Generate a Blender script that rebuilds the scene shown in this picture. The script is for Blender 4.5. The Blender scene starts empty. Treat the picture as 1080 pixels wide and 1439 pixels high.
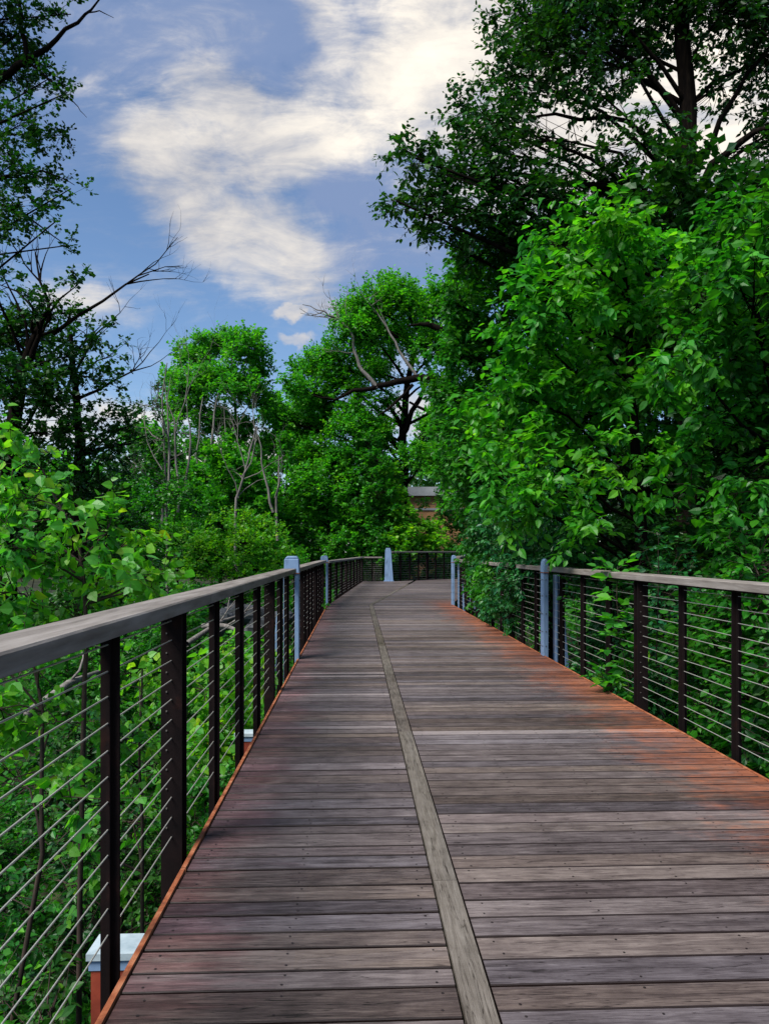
import bpy, math, random
import numpy as np
from mathutils import Vector

random.seed(7)
R = math.radians
sc = bpy.context.scene
col = sc.collection

# ------------------------------------------------------------------ camera
CAMZ = 1.29
F = 1040.0
cam_d = bpy.data.cameras.new('camera')
cam = bpy.data.objects.new('camera', cam_d); col.objects.link(cam)
cam_d.sensor_fit = 'VERTICAL'; cam_d.sensor_height = 36.0
cam_d.lens = 36.0 * F / 1439.0
cam_d.shift_y = 55.5 / 1439.0
cam_d.clip_start = 0.05; cam_d.clip_end = 2000
cam.location = (0, 0, CAMZ); cam.rotation_euler = (R(90), 0, 0)
sc.camera = cam

def P(px, py, d):
    """photo pixel + distance -> world point (the layout was measured this way)"""
    return ((px - 540) / F * d, d, CAMZ - (py - 775) / F * d)

# ------------------------------------------------------------------ sky and sun
SUN_EL, SUN_AZ = 54.0, -132.0      # azimuth from +Y, negative = left
EXPOSURE = 0.7
world = bpy.data.worlds.new('World'); sc.world = world; world.use_nodes = True
nt = world.node_tree; nt.nodes.clear()
def N(tree, typ, **kw):
    n = tree.nodes.new(typ)
    for k, v in kw.items():
        if k == 'inp':
            for kk, vv in v.items(): n.inputs[kk].default_value = vv
        else: setattr(n, k, v)
    return n
L = nt.links.new
out = N(nt, 'ShaderNodeOutputWorld')
sky = N(nt, 'ShaderNodeTexSky', sky_type='NISHITA', sun_disc=False, sun_elevation=R(SUN_EL), sun_rotation=R(SUN_AZ),
        air_density=1.0, dust_density=0.6, ozone_density=2.5)
SKY_K = 0.08
bg = N(nt, 'ShaderNodeBackground', inp={'Strength': SKY_K})
tc = N(nt, 'ShaderNodeTexCoord')
sep = N(nt, 'ShaderNodeSeparateXYZ'); L(tc.outputs['Generated'], sep.inputs[0])
def math_n(op, a, b=None, c=None, clamp=False):
    n = N(nt, 'ShaderNodeMath', operation=op, use_clamp=clamp)
    for i, v in enumerate((a, b, c)):
        if v is None: continue
        if isinstance(v, (int, float)): n.inputs[i].default_value = v
        else: L(v, n.inputs[i])
    return n.outputs[0]
yy = math_n('MAXIMUM', sep.outputs[1], 0.12)
u = math_n('DIVIDE', sep.outputs[0], yy); v = math_n('DIVIDE', sep.outputs[2], yy)
uv = N(nt, 'ShaderNodeCombineXYZ'); L(u, uv.inputs[0]); L(v, uv.inputs[1])
warp = N(nt, 'ShaderNodeTexNoise', inp={'Scale': 5.0, 'Detail': 6.0, 'Roughness': 0.6}); L(uv.outputs[0], warp.inputs['Vector'])
wsub = N(nt, 'ShaderNodeVectorMath', operation='SUBTRACT', inp={1: (0.5, 0.5, 0.5)}); L(warp.outputs['Color'], wsub.inputs[0])
wsc = N(nt, 'ShaderNodeVectorMath', operation='SCALE', inp={'Scale': 0.16}); L(wsub.outputs[0], wsc.inputs[0])
wadd = N(nt, 'ShaderNodeVectorMath', operation='ADD'); L(uv.outputs[0], wadd.inputs[0]); L(wsc.outputs[0], wadd.inputs[1])
def blob(px, py, rx, ry, rot, w=1.0, inner=0.25):
    m = N(nt, 'ShaderNodeMapping', vector_type='TEXTURE',
          inp={'Location': ((px - 540) / F, (775 - py) / F, 0), 'Rotation': (0, 0, R(rot)), 'Scale': (rx / F, ry / F, 1)})
    L(wadd.outputs[0], m.inputs['Vector'])
    ln = N(nt, 'ShaderNodeVectorMath', operation='LENGTH'); L(m.outputs[0], ln.inputs[0])
    mr = N(nt, 'ShaderNodeMapRange', interpolation_type='SMOOTHSTEP',
           inp={'From Min': 1.0, 'From Max': inner, 'To Min': 0.0, 'To Max': w}); L(ln.outputs['Value'], mr.inputs[0])
    return mr.outputs[0]
def blobs(lst):
    r = None
    for b in lst:
        o = blob(*b)
        r = o if r is None else math_n('MAXIMUM', r, o)
    return r
white = blobs([(250, 225, 190, 120, -35), (320, 140, 130, 80, -20, 0.9), (410, 150, 110, 80, 0, 0.85), (450, 100, 90, 70, 0, 0.6), (345, 330, 230, 110, -38), (420, 410, 110, 60, -30, 0.8), (420, 190, 230, 120, 20),
               (590, 110, 260, 140, 28, 1.15), (640, 20, 200, 110, 20, 1.1), (470, 40, 110, 60, -40, 0.75),
               (398, 438, 38, 20, 0, 1.1, 0.5), (405, 478, 38, 17, 0, 0.9, 0.4), (760, 160, 260, 220, 10, 1.1), (980, 140, 260, 280, 0, 1.0),
               (140, 440, 110, 44, -10, 0.65), (150, 600, 240, 50, 0, 0.8), (620, 600, 260, 50, 0, 0.75), (320, 640, 200, 40, 0, 0.85)])
mp = N(nt, 'ShaderNodeMapping', inp={'Rotation': (0, 0, R(30)), 'Scale': (1.0, 2.6, 1.0)}); L(uv.outputs[0], mp.inputs['Vector'])
wn = N(nt, 'ShaderNodeTexNoise', inp={'Scale': 5.5, 'Detail': 9.0, 'Roughness': 0.62, 'Distortion': 0.6}); L(mp.outputs[0], wn.inputs['Vector'])
t1 = math_n('SUBTRACT', wn.outputs[0], 0.5)
wn2 = N(nt, 'ShaderNodeTexNoise', inp={'Scale': 16.0, 'Detail': 8.0, 'Roughness': 0.68, 'Distortion': 1.2}); L(mp.outputs[0], wn2.inputs['Vector'])
t1b = math_n('MULTIPLY_ADD', math_n('SUBTRACT', wn2.outputs[0], 0.5), 0.28, t1)
t2 = math_n('MULTIPLY_ADD', t1b, 2.2, math_n('ADD', white, 0.04))
wm = N(nt, 'ShaderNodeMapRange', interpolation_type='SMOOTHSTEP', inp={'From Min': -0.05, 'From Max': 1.3}); L(t2, wm.inputs[0])
# grey-blue veil of thin cloud
veil = blobs([(300, 30, 420, 120, 0, 1.0), (520, 285, 150, 75, 10, 1.15, 0.4), (540, 350, 200, 90, 0, 0.75), (100, 120, 160, 200, 0, 0.6)])
vn = math_n('MULTIPLY_ADD', t1, 0.9, veil)
vm = N(nt, 'ShaderNodeMapRange', interpolation_type='SMOOTHSTEP', inp={'From Min': 0.1, 'From Max': 1.0, 'To Max': 0.88}); L(vn, vm.inputs[0])
sk = 1.0 / SKY_K
skyt = N(nt, 'ShaderNodeMix', data_type='RGBA', blend_type='MULTIPLY', inp={'Factor': 1.0, 'B': (0.98, 1.08, 1.17, 1)}); L(sky.outputs[0], skyt.inputs['A'])
m1 = N(nt, 'ShaderNodeMix', data_type='RGBA', inp={'B': (0.15 * sk, 0.205 * sk, 0.34 * sk, 1)}); L(vm.outputs[0], m1.inputs[0]); L(skyt.outputs['Result'], m1.inputs['A'])
# cloud body colour: brighter cores, greyer thin parts
cn = N(nt, 'ShaderNodeTexNoise', inp={'Scale': 3.2, 'Detail': 5.0, 'Roughness': 0.55}); L(wadd.outputs[0], cn.inputs['Vector'])
glow = blobs([(590, 90, 330, 200, 20, 0.45, 0.0), (960, 120, 380, 380, 0, 0.5, 0.0)])
cf = math_n('ADD', math_n('MULTIPLY_ADD', cn.outputs[0], 2.2, -0.72), math_n('MULTIPLY', t1b, 1.0))
cf2 = math_n('ADD', cf, glow, clamp=True)
cc = N(nt, 'ShaderNodeMix', data_type='RGBA', inp={'A': (0.27 * sk, 0.28 * sk, 0.32 * sk, 1), 'B': (0.74 * sk, 0.68 * sk, 0.59 * sk, 1)}); L(cf2, cc.inputs[0])
m2 = N(nt, 'ShaderNodeMix', data_type='RGBA'); L(wm.outputs[0], m2.inputs[0]); L(m1.outputs['Result'], m2.inputs['A']); L(cc.outputs['Result'], m2.inputs['B'])
L(m2.outputs['Result'], bg.inputs['Color']); L(bg.outputs[0], out.inputs[0])

sun_d = bpy.data.lights.new('sun', 'SUN'); sun_d.energy = 4.2; sun_d.angle = R(26); sun_d.color = (1.0, 0.96, 0.9)
sun = bpy.data.objects.new('sun', sun_d); col.objects.link(sun)
el, az = R(SUN_EL), R(SUN_AZ)
sdir = Vector((math.sin(az) * math.cos(el), math.cos(az) * math.cos(el), math.sin(el)))
sun.rotation_euler = (-sdir).to_track_quat('-Z', 'Y').to_euler(); sun.location = (0, 0, 30)

sc.view_settings.view_transform = 'Standard'; sc.view_settings.look = 'None'
sc.view_settings.exposure = EXPOSURE; sc.view_settings.gamma = 1.0
sc.render.engine = 'CYCLES'
cy = sc.cycles
cy.use_denoising = True; cy.max_bounces = 6; cy.diffuse_bounces = 3; cy.glossy_bounces = 2; cy.transmission_bounces = 3
cy.caustics_reflective = False; cy.caustics_refractive = False; cy.sample_clamp_indirect = 4

# ------------------------------------------------------------------ mesh helper
def tag(o, label=None, cat=None, group=None, kind=None):
    if label: o['label'] = label
    if cat: o['category'] = cat
    if group: o['group'] = group
    if kind: o['kind'] = kind
    return o

def empty(name, loc=(0, 0, 0)):
    o = bpy.data.objects.new(name, None); o.location = loc; col.objects.link(o); return o

class MB:
    def __init__(s): s.v = []; s.f = []; s.r = []; s.n = 0
    def add(s, V, Fc, rnd=None):
        V = np.asarray(V, np.float32).reshape(-1, 3); Fc = np.asarray(Fc, np.int64)
        s.v.append(V); s.f.append(Fc + s.n)
        s.r.append(np.full(len(V), 0.5 if rnd is None else rnd, np.float32) if rnd is None or np.isscalar(rnd) else np.asarray(rnd, np.float32))
        s.n += len(V)
    def hexa(s, V8, rnd=None):
        s.add(V8, [[0, 3, 2, 1], [4, 5, 6, 7], [0, 1, 5, 4], [1, 2, 6, 5], [2, 3, 7, 6], [3, 0, 4, 7]], rnd)
    def box(s, lo, hi, rnd=None):
        (a, b, c), (d, e, f) = lo, hi
        s.hexa([(a, b, c), (d, b, c), (d, e, c), (a, e, c), (a, b, f), (d, b, f), (d, e, f), (a, e, f)], rnd)
    def obox(s, c, ax, ay, hx, hy, z0, z1, rnd=None, top=1.0):
        """box on a rotated footprint; ax, ay unit 2D axes; top = scale of top footprint"""
        V = []
        for z, k in ((z0, 1.0), (z1, top)):
            for sx, sy in ((-1, -1), (1, -1), (1, 1), (-1, 1)):
                V.append((c[0] + ax[0] * hx * sx * k + ay[0] * hy * sy * k, c[1] + ax[1] * hx * sx * k + ay[1] * hy * sy * k, z))
        s.hexa(V, rnd)
    def tube(s, pts, rad, n=6, rnd=None, cap=True):
        pts = np.asarray(pts, float); m = len(pts); V = []
        rad = np.full(m, rad) if np.isscalar(rad) else np.asarray(rad, float)
        prev = None
        for i in range(m):
            t = pts[min(i + 1, m - 1)] - pts[max(i - 1, 0)]; t = t / (np.linalg.norm(t) + 1e-9)
            if prev is None:
                a = np.cross(t, (0, 0, 1) if abs(t[2]) < 0.9 else (0, 1, 0))
            else:
                a = prev - t * np.dot(prev, t)
            a = a / (np.linalg.norm(a) + 1e-9); prev = a; b = np.cross(t, a)
            ang = np.arange(n) * 2 * math.pi / n
            V.append(pts[i] + rad[i] * (np.cos(ang)[:, None] * a + np.sin(ang)[:, None] * b))
        V = np.concatenate(V)
        Fq = [[i * n + j, i * n + (j + 1) % n, (i + 1) * n + (j + 1) % n, (i + 1) * n + j] for i in range(m - 1) for j in range(n)]
        s.add(V, Fq, rnd)
        if cap and n == 4:
            s.add(V[:4], [[3, 2, 1, 0]], rnd); s.add(V[-4:], [[0, 1, 2, 3]], rnd)
    def segs(s, A, B, ra, rb, rnd=None):
        """many straight 3-sided twigs at once"""
        A = np.asarray(A, float); B = np.asarray(B, float); m = len(A)
        if m == 0: return
        t = B - A; t /= np.linalg.norm(t, axis=1, keepdims=True) + 1e-9
        ref = np.where(np.abs(t[:, 2:3]) < 0.9, [[0, 0, 1.0]], [[0, 1.0, 0]])
        a = np.cross(t, ref); a /= np.linalg.norm(a, axis=1, keepdims=True) + 1e-9; b = np.cross(t, a)
        ra = np.broadcast_to(np.asarray(ra, float).reshape(-1, 1), (m, 1)); rb = np.broadcast_to(np.asarray(rb, float).reshape(-1, 1), (m, 1))
        V = np.zeros((m, 6, 3))
        for j in range(3):
            o = math.cos(j * 2.094) * a + math.sin(j * 2.094) * b
            V[:, j] = A + o * ra; V[:, j + 3] = B + o * rb
        base = (np.arange(m) * 6)[:, None, None]
        Fq = base + np.array([[0, 1, 4, 3], [1, 2, 5, 4], [2, 0, 3, 5]])[None]
        s.add(V.reshape(-1, 3), Fq.reshape(-1, 4), rnd)
    def build(s, name, mat, parent=None, smooth=False):
        me = bpy.data.meshes.new(name)
        V = np.concatenate(s.v); me.vertices.add(len(V)); me.vertices.foreach_set('co', V.ravel())
        loops = np.concatenate([f.ravel() for f in s.f]); tot = np.concatenate([np.full(len(f), f.shape[1]) for f in s.f])
        me.loops.add(len(loops)); me.loops.foreach_set('vertex_index', loops.astype(np.int32))
        st = np.concatenate([[0], np.cumsum(tot)[:-1]])
        me.polygons.add(len(tot)); me.polygons.foreach_set('loop_start', st.astype(np.int32)); me.polygons.foreach_set('loop_total', tot.astype(np.int32))
        me.polygons.foreach_set('use_smooth', np.full(len(tot), bool(smooth)))
        at = me.attributes.new('rnd', 'FLOAT', 'POINT'); at.data.foreach_set('value', np.concatenate(s.r))
        me.update(calc_edges=True)
        me.materials.append(mat)
        o = bpy.data.objects.new(name, me); col.objects.link(o)
        if parent: o.parent = parent; o.matrix_parent_inverse.identity(); o.location = -parent.location
        return o

# ------------------------------------------------------------------ materials
def newmat(name):
    m = bpy.data.materials.new(name); m.use_nodes = True; t = m.node_tree; t.nodes.clear()
    return m, t
def ramp(t, stops, fac):
    r = t.nodes.new('ShaderNodeValToRGB'); e = r.color_ramp.elements
    while len(e) < len(stops): e.new(0.5)
    for el_, (p, c) in zip(e, stops): el_.position = p; el_.color = (*c, 1)
    t.links.new(fac, r.inputs[0]); return r.outputs[0]
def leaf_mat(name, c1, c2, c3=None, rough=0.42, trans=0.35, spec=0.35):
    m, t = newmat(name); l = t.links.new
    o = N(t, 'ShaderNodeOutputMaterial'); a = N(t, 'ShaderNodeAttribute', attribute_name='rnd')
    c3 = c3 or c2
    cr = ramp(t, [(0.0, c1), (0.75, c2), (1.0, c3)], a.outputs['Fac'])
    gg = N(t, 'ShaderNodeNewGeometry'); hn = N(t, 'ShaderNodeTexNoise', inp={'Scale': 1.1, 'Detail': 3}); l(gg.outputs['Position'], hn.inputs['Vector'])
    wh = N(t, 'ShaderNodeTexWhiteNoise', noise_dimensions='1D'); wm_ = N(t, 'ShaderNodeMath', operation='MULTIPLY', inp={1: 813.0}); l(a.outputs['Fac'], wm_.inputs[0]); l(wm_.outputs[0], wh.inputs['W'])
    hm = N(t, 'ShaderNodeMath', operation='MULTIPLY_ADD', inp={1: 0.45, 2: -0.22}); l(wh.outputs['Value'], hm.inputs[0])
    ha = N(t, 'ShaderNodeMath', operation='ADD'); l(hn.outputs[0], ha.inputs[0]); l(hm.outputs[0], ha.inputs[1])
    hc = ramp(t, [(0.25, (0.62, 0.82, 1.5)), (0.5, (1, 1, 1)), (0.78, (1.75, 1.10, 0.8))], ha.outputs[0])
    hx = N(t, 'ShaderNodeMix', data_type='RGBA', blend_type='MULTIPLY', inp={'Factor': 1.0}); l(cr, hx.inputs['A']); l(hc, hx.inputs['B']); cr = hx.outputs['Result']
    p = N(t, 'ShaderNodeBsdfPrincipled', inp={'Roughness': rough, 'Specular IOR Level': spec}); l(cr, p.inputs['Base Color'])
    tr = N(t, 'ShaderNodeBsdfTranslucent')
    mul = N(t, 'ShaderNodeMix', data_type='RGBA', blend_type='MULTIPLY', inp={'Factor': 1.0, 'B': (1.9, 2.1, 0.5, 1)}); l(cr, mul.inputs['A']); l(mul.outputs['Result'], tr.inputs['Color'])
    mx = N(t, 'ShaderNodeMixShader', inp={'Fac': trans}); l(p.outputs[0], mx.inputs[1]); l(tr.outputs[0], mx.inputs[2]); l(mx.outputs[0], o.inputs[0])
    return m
def noise_mat(name, stops, scale=(1, 1, 1), nscale=4.0, rough=0.8, metal=0.0, bump=0.3, detail=6, rnd=0.0, spec=0.3):
    m, t = newmat(name); l = t.links.new
    o = N(t, 'ShaderNodeOutputMaterial'); tcn = N(t, 'ShaderNodeTexCoord'); mpn = N(t, 'ShaderNodeMapping', inp={'Scale': scale}); l(tcn.outputs['Object'], mpn.inputs[0])
    n = N(t, 'ShaderNodeTexNoise', inp={'Scale': nscale, 'Detail': detail, 'Roughness': 0.6}); l(mpn.outputs[0], n.inputs['Vector'])
    fac = n.outputs[0]
    if rnd:
        a = N(t, 'ShaderNodeAttribute', attribute_name='rnd'); ma = N(t, 'ShaderNodeMath', operation='MULTIPLY_ADD', inp={1: rnd, 2: -rnd / 2}); l(a.outputs['Fac'], ma.inputs[0])
        ad = N(t, 'ShaderNodeMath', operation='ADD'); l(fac, ad.inputs[0]); l(ma.outputs[0], ad.inputs[1]); fac = ad.outputs[0]
    c = ramp(t, stops, fac)
    p = N(t, 'ShaderNodeBsdfPrincipled', inp={'Roughness': rough, 'Metallic': metal, 'Specular IOR Level': spec}); l(c, p.inputs['Base Color'])
    if bump:
        b = N(t, 'ShaderNodeBump', inp={'Strength': bump, 'Distance': 0.02}); l(n.outputs[0], b.inputs['Height']); l(b.outputs[0], p.inputs['Normal'])
    l(p.outputs[0], o.inputs[0]); return m

DEGV = math.atan(0.0375)
D2 = (-math.sin(DEGV), math.cos(DEGV)); N2 = (math.cos(DEGV), math.sin(DEGV))    # along the walk, across it

def wood_deck(name, stains=True):
    m, t = newmat(name); l = t.links.new
    def M(op, a, b=None, c=None, clamp=False):
        n = N(t, 'ShaderNodeMath', operation=op, use_clamp=clamp)
        for i, vv in enumerate((a, b, c)):
            if vv is None: continue
            if isinstance(vv, (int, float)): n.inputs[i].default_value = vv
            else: l(vv, n.inputs[i])
        return n.outputs[0]
    o = N(t, 'ShaderNodeOutputMaterial'); g = N(t, 'ShaderNodeNewGeometry'); a = N(t, 'ShaderNodeAttribute', attribute_name='rnd'); rnd = a.outputs['Fac']
    rot = N(t, 'ShaderNodeMapping', inp={'Rotation': (0, 0, -DEGV if stains else R(90) - DEGV)}); l(g.outputs['Position'], rot.inputs[0])
    sp = N(t, 'ShaderNodeSeparateXYZ'); l(rot.outputs[0], sp.inputs[0])
    off = M('MULTIPLY', rnd, 37.0)
    cmb = N(t, 'ShaderNodeCombineXYZ'); l(M('ADD', sp.outputs[0], off), cmb.inputs[0]); l(sp.outputs[1], cmb.inputs[1]); l(off, cmb.inputs[2])
    m1_ = N(t, 'ShaderNodeMapping', inp={'Scale': (1.7, 20, 1)}); l(cmb.outputs[0], m1_.inputs[0])
    gr = N(t, 'ShaderNodeTexNoise', inp={'Scale': 2.2, 'Detail': 8, 'Roughness': 0.66, 'Distortion': 0.8}); l(m1_.outputs[0], gr.inputs['Vector'])
    m2_ = N(t, 'ShaderNodeMapping', inp={'Scale': (5, 150, 1)}); l(cmb.outputs[0], m2_.inputs[0])
    fine = N(t, 'ShaderNodeTexNoise', inp={'Scale': 2.0, 'Detail': 4, 'Roughness': 0.7}); l(m2_.outputs[0], fine.inputs['Vector'])
    big = N(t, 'ShaderNodeTexNoise', inp={'Scale': 0.55, 'Detail': 4, 'Roughness': 0.6}); l(g.outputs['Position'], big.inputs['Vector'])
    patch = N(t, 'ShaderNodeTexNoise', inp={'Scale': 7.0, 'Detail': 5, 'Roughness': 0.7}); l(g.outputs['Position'], patch.inputs['Vector'])
    f = M('ADD', M('MULTIPLY', gr.outputs[0], 0.55), M('MULTIPLY', fine.outputs[0], 0.45))
    f = M('ADD', f, M('MULTIPLY', M('SUBTRACT', rnd, 0.5), 0.17))
    f = M('ADD', f, M('MULTIPLY', M('SUBTRACT', big.outputs[0], 0.5), 0.30))
    f = M('ADD', f, M('MULTIPLY', M('SUBTRACT', patch.outputs[0], 0.5), 0.25))
    # drying cracks: thin dark lines where a stretched noise crosses its mean
    mc = N(t, 'ShaderNodeMapping', inp={'Scale': (1.3, 26, 1)}); l(cmb.outputs[0], mc.inputs[0])
    ck = N(t, 'ShaderNodeTexNoise', inp={'Scale': 1.6, 'Detail': 3, 'Roughness': 0.5}); l(mc.outputs[0], ck.inputs['Vector'])
    ckl = M('ABSOLUTE', M('SUBTRACT', ck.outputs[0], 0.56))
    ckm = N(t, 'ShaderNodeMapRange', inp={'From Min': 0.0, 'From Max': 0.012, 'To Min': 0.22, 'To Max': 0.0}); l(ckl, ckm.inputs[0])
    f = M('SUBTRACT', f, ckm.outputs[0])
    c = ramp(t, [(0.24, (0.010, 0.007, 0.006)), (0.40, (0.046, 0.035, 0.036)), (0.53, (0.099, 0.081, 0.081)), (0.76, (0.228, 0.197, 0.193))] if stains else [(0.26, (0.012, 0.008, 0.005)), (0.42, (0.055, 0.046, 0.037)), (0.55, (0.108, 0.094, 0.078)), (0.78, (0.20, 0.18, 0.155))], f)
    # per board tint: greyer / browner
    wn_ = N(t, 'ShaderNodeTexWhiteNoise', noise_dimensions='1D'); l(M('MULTIPLY', rnd, 991.0), wn_.inputs['W'])
    tint = ramp(t, [(0.0, (0.90, 0.95, 1.06)), (0.35, (0.97, 0.97, 1.02)), (0.6, (1.05, 0.99, 0.90)), (0.85, (1.14, 1.0, 0.74)), (1.0, (1.02, 0.93, 0.92))], wn_.outputs['Value'])
    mu = N(t, 'ShaderNodeMix', data_type='RGBA', blend_type='MULTIPLY', inp={'Factor': 0.72}); l(c, mu.inputs['A']); l(tint, mu.inputs['B'])
    colr = mu.outputs['Result']
    # knots
    mk = N(t, 'ShaderNodeMapping', inp={'Scale': (1.6, 7, 1)}); l(cmb.outputs[0], mk.inputs[0])
    vk = N(t, 'ShaderNodeTexVoronoi', inp={'Scale': 0.9, 'Randomness': 1.0}); l(mk.outputs[0], vk.inputs['Vector'])
    kf = N(t, 'ShaderNodeMapRange', inp={'From Min': 0.05, 'From Max': 0.12, 'To Min': 0.75, 'To Max': 0.0}); l(vk.outputs['Distance'], kf.inputs[0])
    mkx = N(t, 'ShaderNodeMix', data_type='RGBA', inp={'B': (0.03, 0.022, 0.02, 1)}); l(kf.outputs[0], mkx.inputs[0]); l(colr, mkx.inputs['A']); colr = mkx.outputs['Result']
    if stains:
        sN = N(t, 'ShaderNodeTexNoise', inp={'Scale': 2.3, 'Detail': 7, 'Roughness': 0.65}); l(g.outputs['Position'], sN.inputs['Vector'])
        mS = N(t, 'ShaderNodeMapping', inp={'Scale': (1.0, 12, 1)}); l(cmb.outputs[0], mS.inputs[0])
        sF = N(t, 'ShaderNodeTexNoise', inp={'Scale': 3.0, 'Detail': 5, 'Roughness': 0.6}); l(mS.outputs[0], sF.inputs['Vector'])
        # distance from the right-hand edge, metres
        de = M('SUBTRACT', 2.30, sp.outputs[0])
        wv = M('ADD', de, M('MULTIPLY', M('SUBTRACT', sN.outputs[0], 0.5), -1.5)); wv = M('ADD', wv, M('MULTIPLY', M('SUBTRACT', sF.outputs[0], 0.5), -1.0)); wv = M('ADD', wv, M('MULTIPLY', wn_.outputs['Value'], 0.22)); wv = M('ADD', wv, M('MULTIPLY', M('SUBTRACT', patch.outputs[0], 0.5), -0.8))
        rf = N(t, 'ShaderNodeMapRange', interpolation_type='SMOOTHSTEP', inp={'From Min': 0.82, 'From Max': 0.1, 'To Max': 0.85}); l(wv, rf.inputs[0])
        # rust only leaches along the straight fence (it stops past the bend)
        rs = N(t, 'ShaderNodeMapRange', interpolation_type='SMOOTHSTEP', inp={'From Min': 20.5, 'From Max': 17.6}); l(sp.outputs[1], rs.inputs[0])
        rfm = M('MULTIPLY', rf.outputs[0], rs.outputs[0])
        rc = N(t, 'ShaderNodeMix', data_type='RGBA', blend_type='MULTIPLY', inp={'Factor': 1.0, 'B': (2.0, 0.76, 0.34, 1)}); l(colr, rc.inputs['A'])
        mr_ = N(t, 'ShaderNodeMix', data_type='RGBA'); l(rfm, mr_.inputs[0]); l(colr, mr_.inputs['A']); l(rc.outputs['Result'], mr_.inputs['B']); colr = mr_.outputs['Result']
        # dark red wet-looking stain along the left-hand edge
        dl = M('ADD', sp.outputs[0], 0.685)
        wl = M('ADD', dl, M('MULTIPLY', M('SUBTRACT', sN.outputs[0], 0.5), -1.0)); wl = M('ADD', wl, M('MULTIPLY', M('SUBTRACT', sF.outputs[0], 0.5), -0.6))
        lf = N(t, 'ShaderNodeMapRange', interpolation_type='SMOOTHSTEP', inp={'From Min': 0.42, 'From Max': 0.0, 'To Max': 0.8}); l(wl, lf.inputs[0])
        lc = N(t, 'ShaderNodeMix', data_type='RGBA', blend_type='MULTIPLY', inp={'Factor': 1.0, 'B': (0.85, 0.5, 0.55, 1)}); l(colr, lc.inputs['A'])
        ml_ = N(t, 'ShaderNodeMix', data_type='RGBA'); l(lf.outputs[0], ml_.inputs[0]); l(colr, ml_.inputs['A']); l(lc.outputs['Result'], ml_.inputs['B']); colr = ml_.outputs['Result']
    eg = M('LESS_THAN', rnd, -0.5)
    me_ = N(t, 'ShaderNodeMix', data_type='RGBA', inp={'B': (0.010, 0.004, 0.003, 1)}); l(eg, me_.inputs[0]); l(colr, me_.inputs['A']); colr = me_.outputs['Result']  # board edges: red-brown stain, taken near-black to paint in the gap shade
    p = N(t, 'ShaderNodeBsdfPrincipled', inp={'Specular IOR Level': 0.3}); l(colr, p.inputs['Base Color'])
    ro = N(t, 'ShaderNodeMapRange', inp={'To Min': 0.42, 'To Max': 0.75}); l(big.outputs[0], ro.inputs[0]); l(ro.outputs[0], p.inputs['Roughness'])
    bp = N(t, 'ShaderNodeBump', inp={'Strength': 0.45, 'Distance': 0.006}); l(f, bp.inputs['Height']); l(bp.outputs[0], p.inputs['Normal'])
    l(p.outputs[0], o.inputs[0]); return m

M_DECK = wood_deck('weathered_deck_wood')
M_DIV = wood_deck('weathered_divider_wood', stains=False)
M_RAIL = noise_mat('grey_rail_wood', [(0.3, (0.11, 0.092, 0.078)), (0.5, (0.19, 0.165, 0.145)), (0.75, (0.29, 0.26, 0.235))], scale=(9, 0.9, 9), nscale=2.5, rough=0.6, bump=0.25, rnd=0.15)
M_STEEL = noise_mat('dark_rusted_steel', [(0.3, (0.003, 0.0018, 0.002)), (0.6, (0.008, 0.004, 0.004)), (0.85, (0.03, 0.010, 0.007))], nscale=7, rough=0.8, bump=0.2, spec=0.12)
M_RUST = noise_mat('orange_rust_steel', [(0.3, (0.07, 0.022, 0.012)), (0.5, (0.26, 0.075, 0.028)), (0.72, (0.40, 0.17, 0.085))], nscale=14, rough=0.85, bump=0.3)
M_REDB = noise_mat('red_brown_steel', [(0.3, (0.10, 0.016, 0.008)), (0.6, (0.24, 0.04, 0.02)), (0.8, (0.3, 0.07, 0.03))], nscale=5, rough=0.7, bump=0.2)
M_BLUE = noise_mat('pale_blue_paint', [(0.28, (0.07, 0.11, 0.17)), (0.40, (0.15, 0.235, 0.37)), (0.7, (0.20, 0.30, 0.45))], scale=(1, 1, 0.35), nscale=9, rough=0.5, bump=0.08)
M_BLUEW = noise_mat('pale_blue_white_paint', [(0.3, (0.22, 0.29, 0.33)), (0.6, (0.40, 0.48, 0.52))], nscale=8, rough=0.6, bump=0.05)
M_CABLE = noise_mat('steel_cable', [(0.3, (0.36, 0.35, 0.31)), (0.7, (0.6, 0.58, 0.52))], scale=(1, 60, 1), nscale=6, rough=0.4, metal=0.55, bump=0)
M_BOLT = noise_mat('dull_bolt', [(0.3, (0.05, 0.045, 0.04)), (0.7, (0.12, 0.11, 0.10))], rough=0.6, bump=0)
M_NAIL = noise_mat('nail_heads', [(0.3, (0.01, 0.008, 0.008)), (0.7, (0.03, 0.02, 0.02))], rough=0.5, bump=0)
M_BARK = noise_mat('dark_bark', [(0.3, (0.003, 0.0025, 0.0025)), (0.55, (0.008, 0.006, 0.005)), (0.8, (0.026, 0.019, 0.013))], scale=(7, 7, 1.2), nscale=3, rough=1.0, bump=0.8, spec=0.03)
M_BARKG = noise_mat('grey_bark', [(0.3, (0.07, 0.062, 0.055)), (0.55, (0.16, 0.145, 0.13)), (0.8, (0.30, 0.28, 0.25))], scale=(6, 6, 1), nscale=3, rough=0.9, bump=0.6)
M_BARKB = noise_mat('brown_bark', [(0.3, (0.018, 0.013, 0.010)), (0.6, (0.05, 0.033, 0.025)), (0.8, (0.09, 0.062, 0.045))], scale=(6, 6, 1), nscale=3, rough=0.9, bump=0.6)
M_SOIL = noise_mat('dark_leafy_soil', [(0.3, (0.006, 0.008, 0.004)), (0.55, (0.02, 0.024, 0.010)), (0.75, (0.05, 0.06, 0.02))], nscale=1.2, rough=0.95, bump=0.8)
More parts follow.
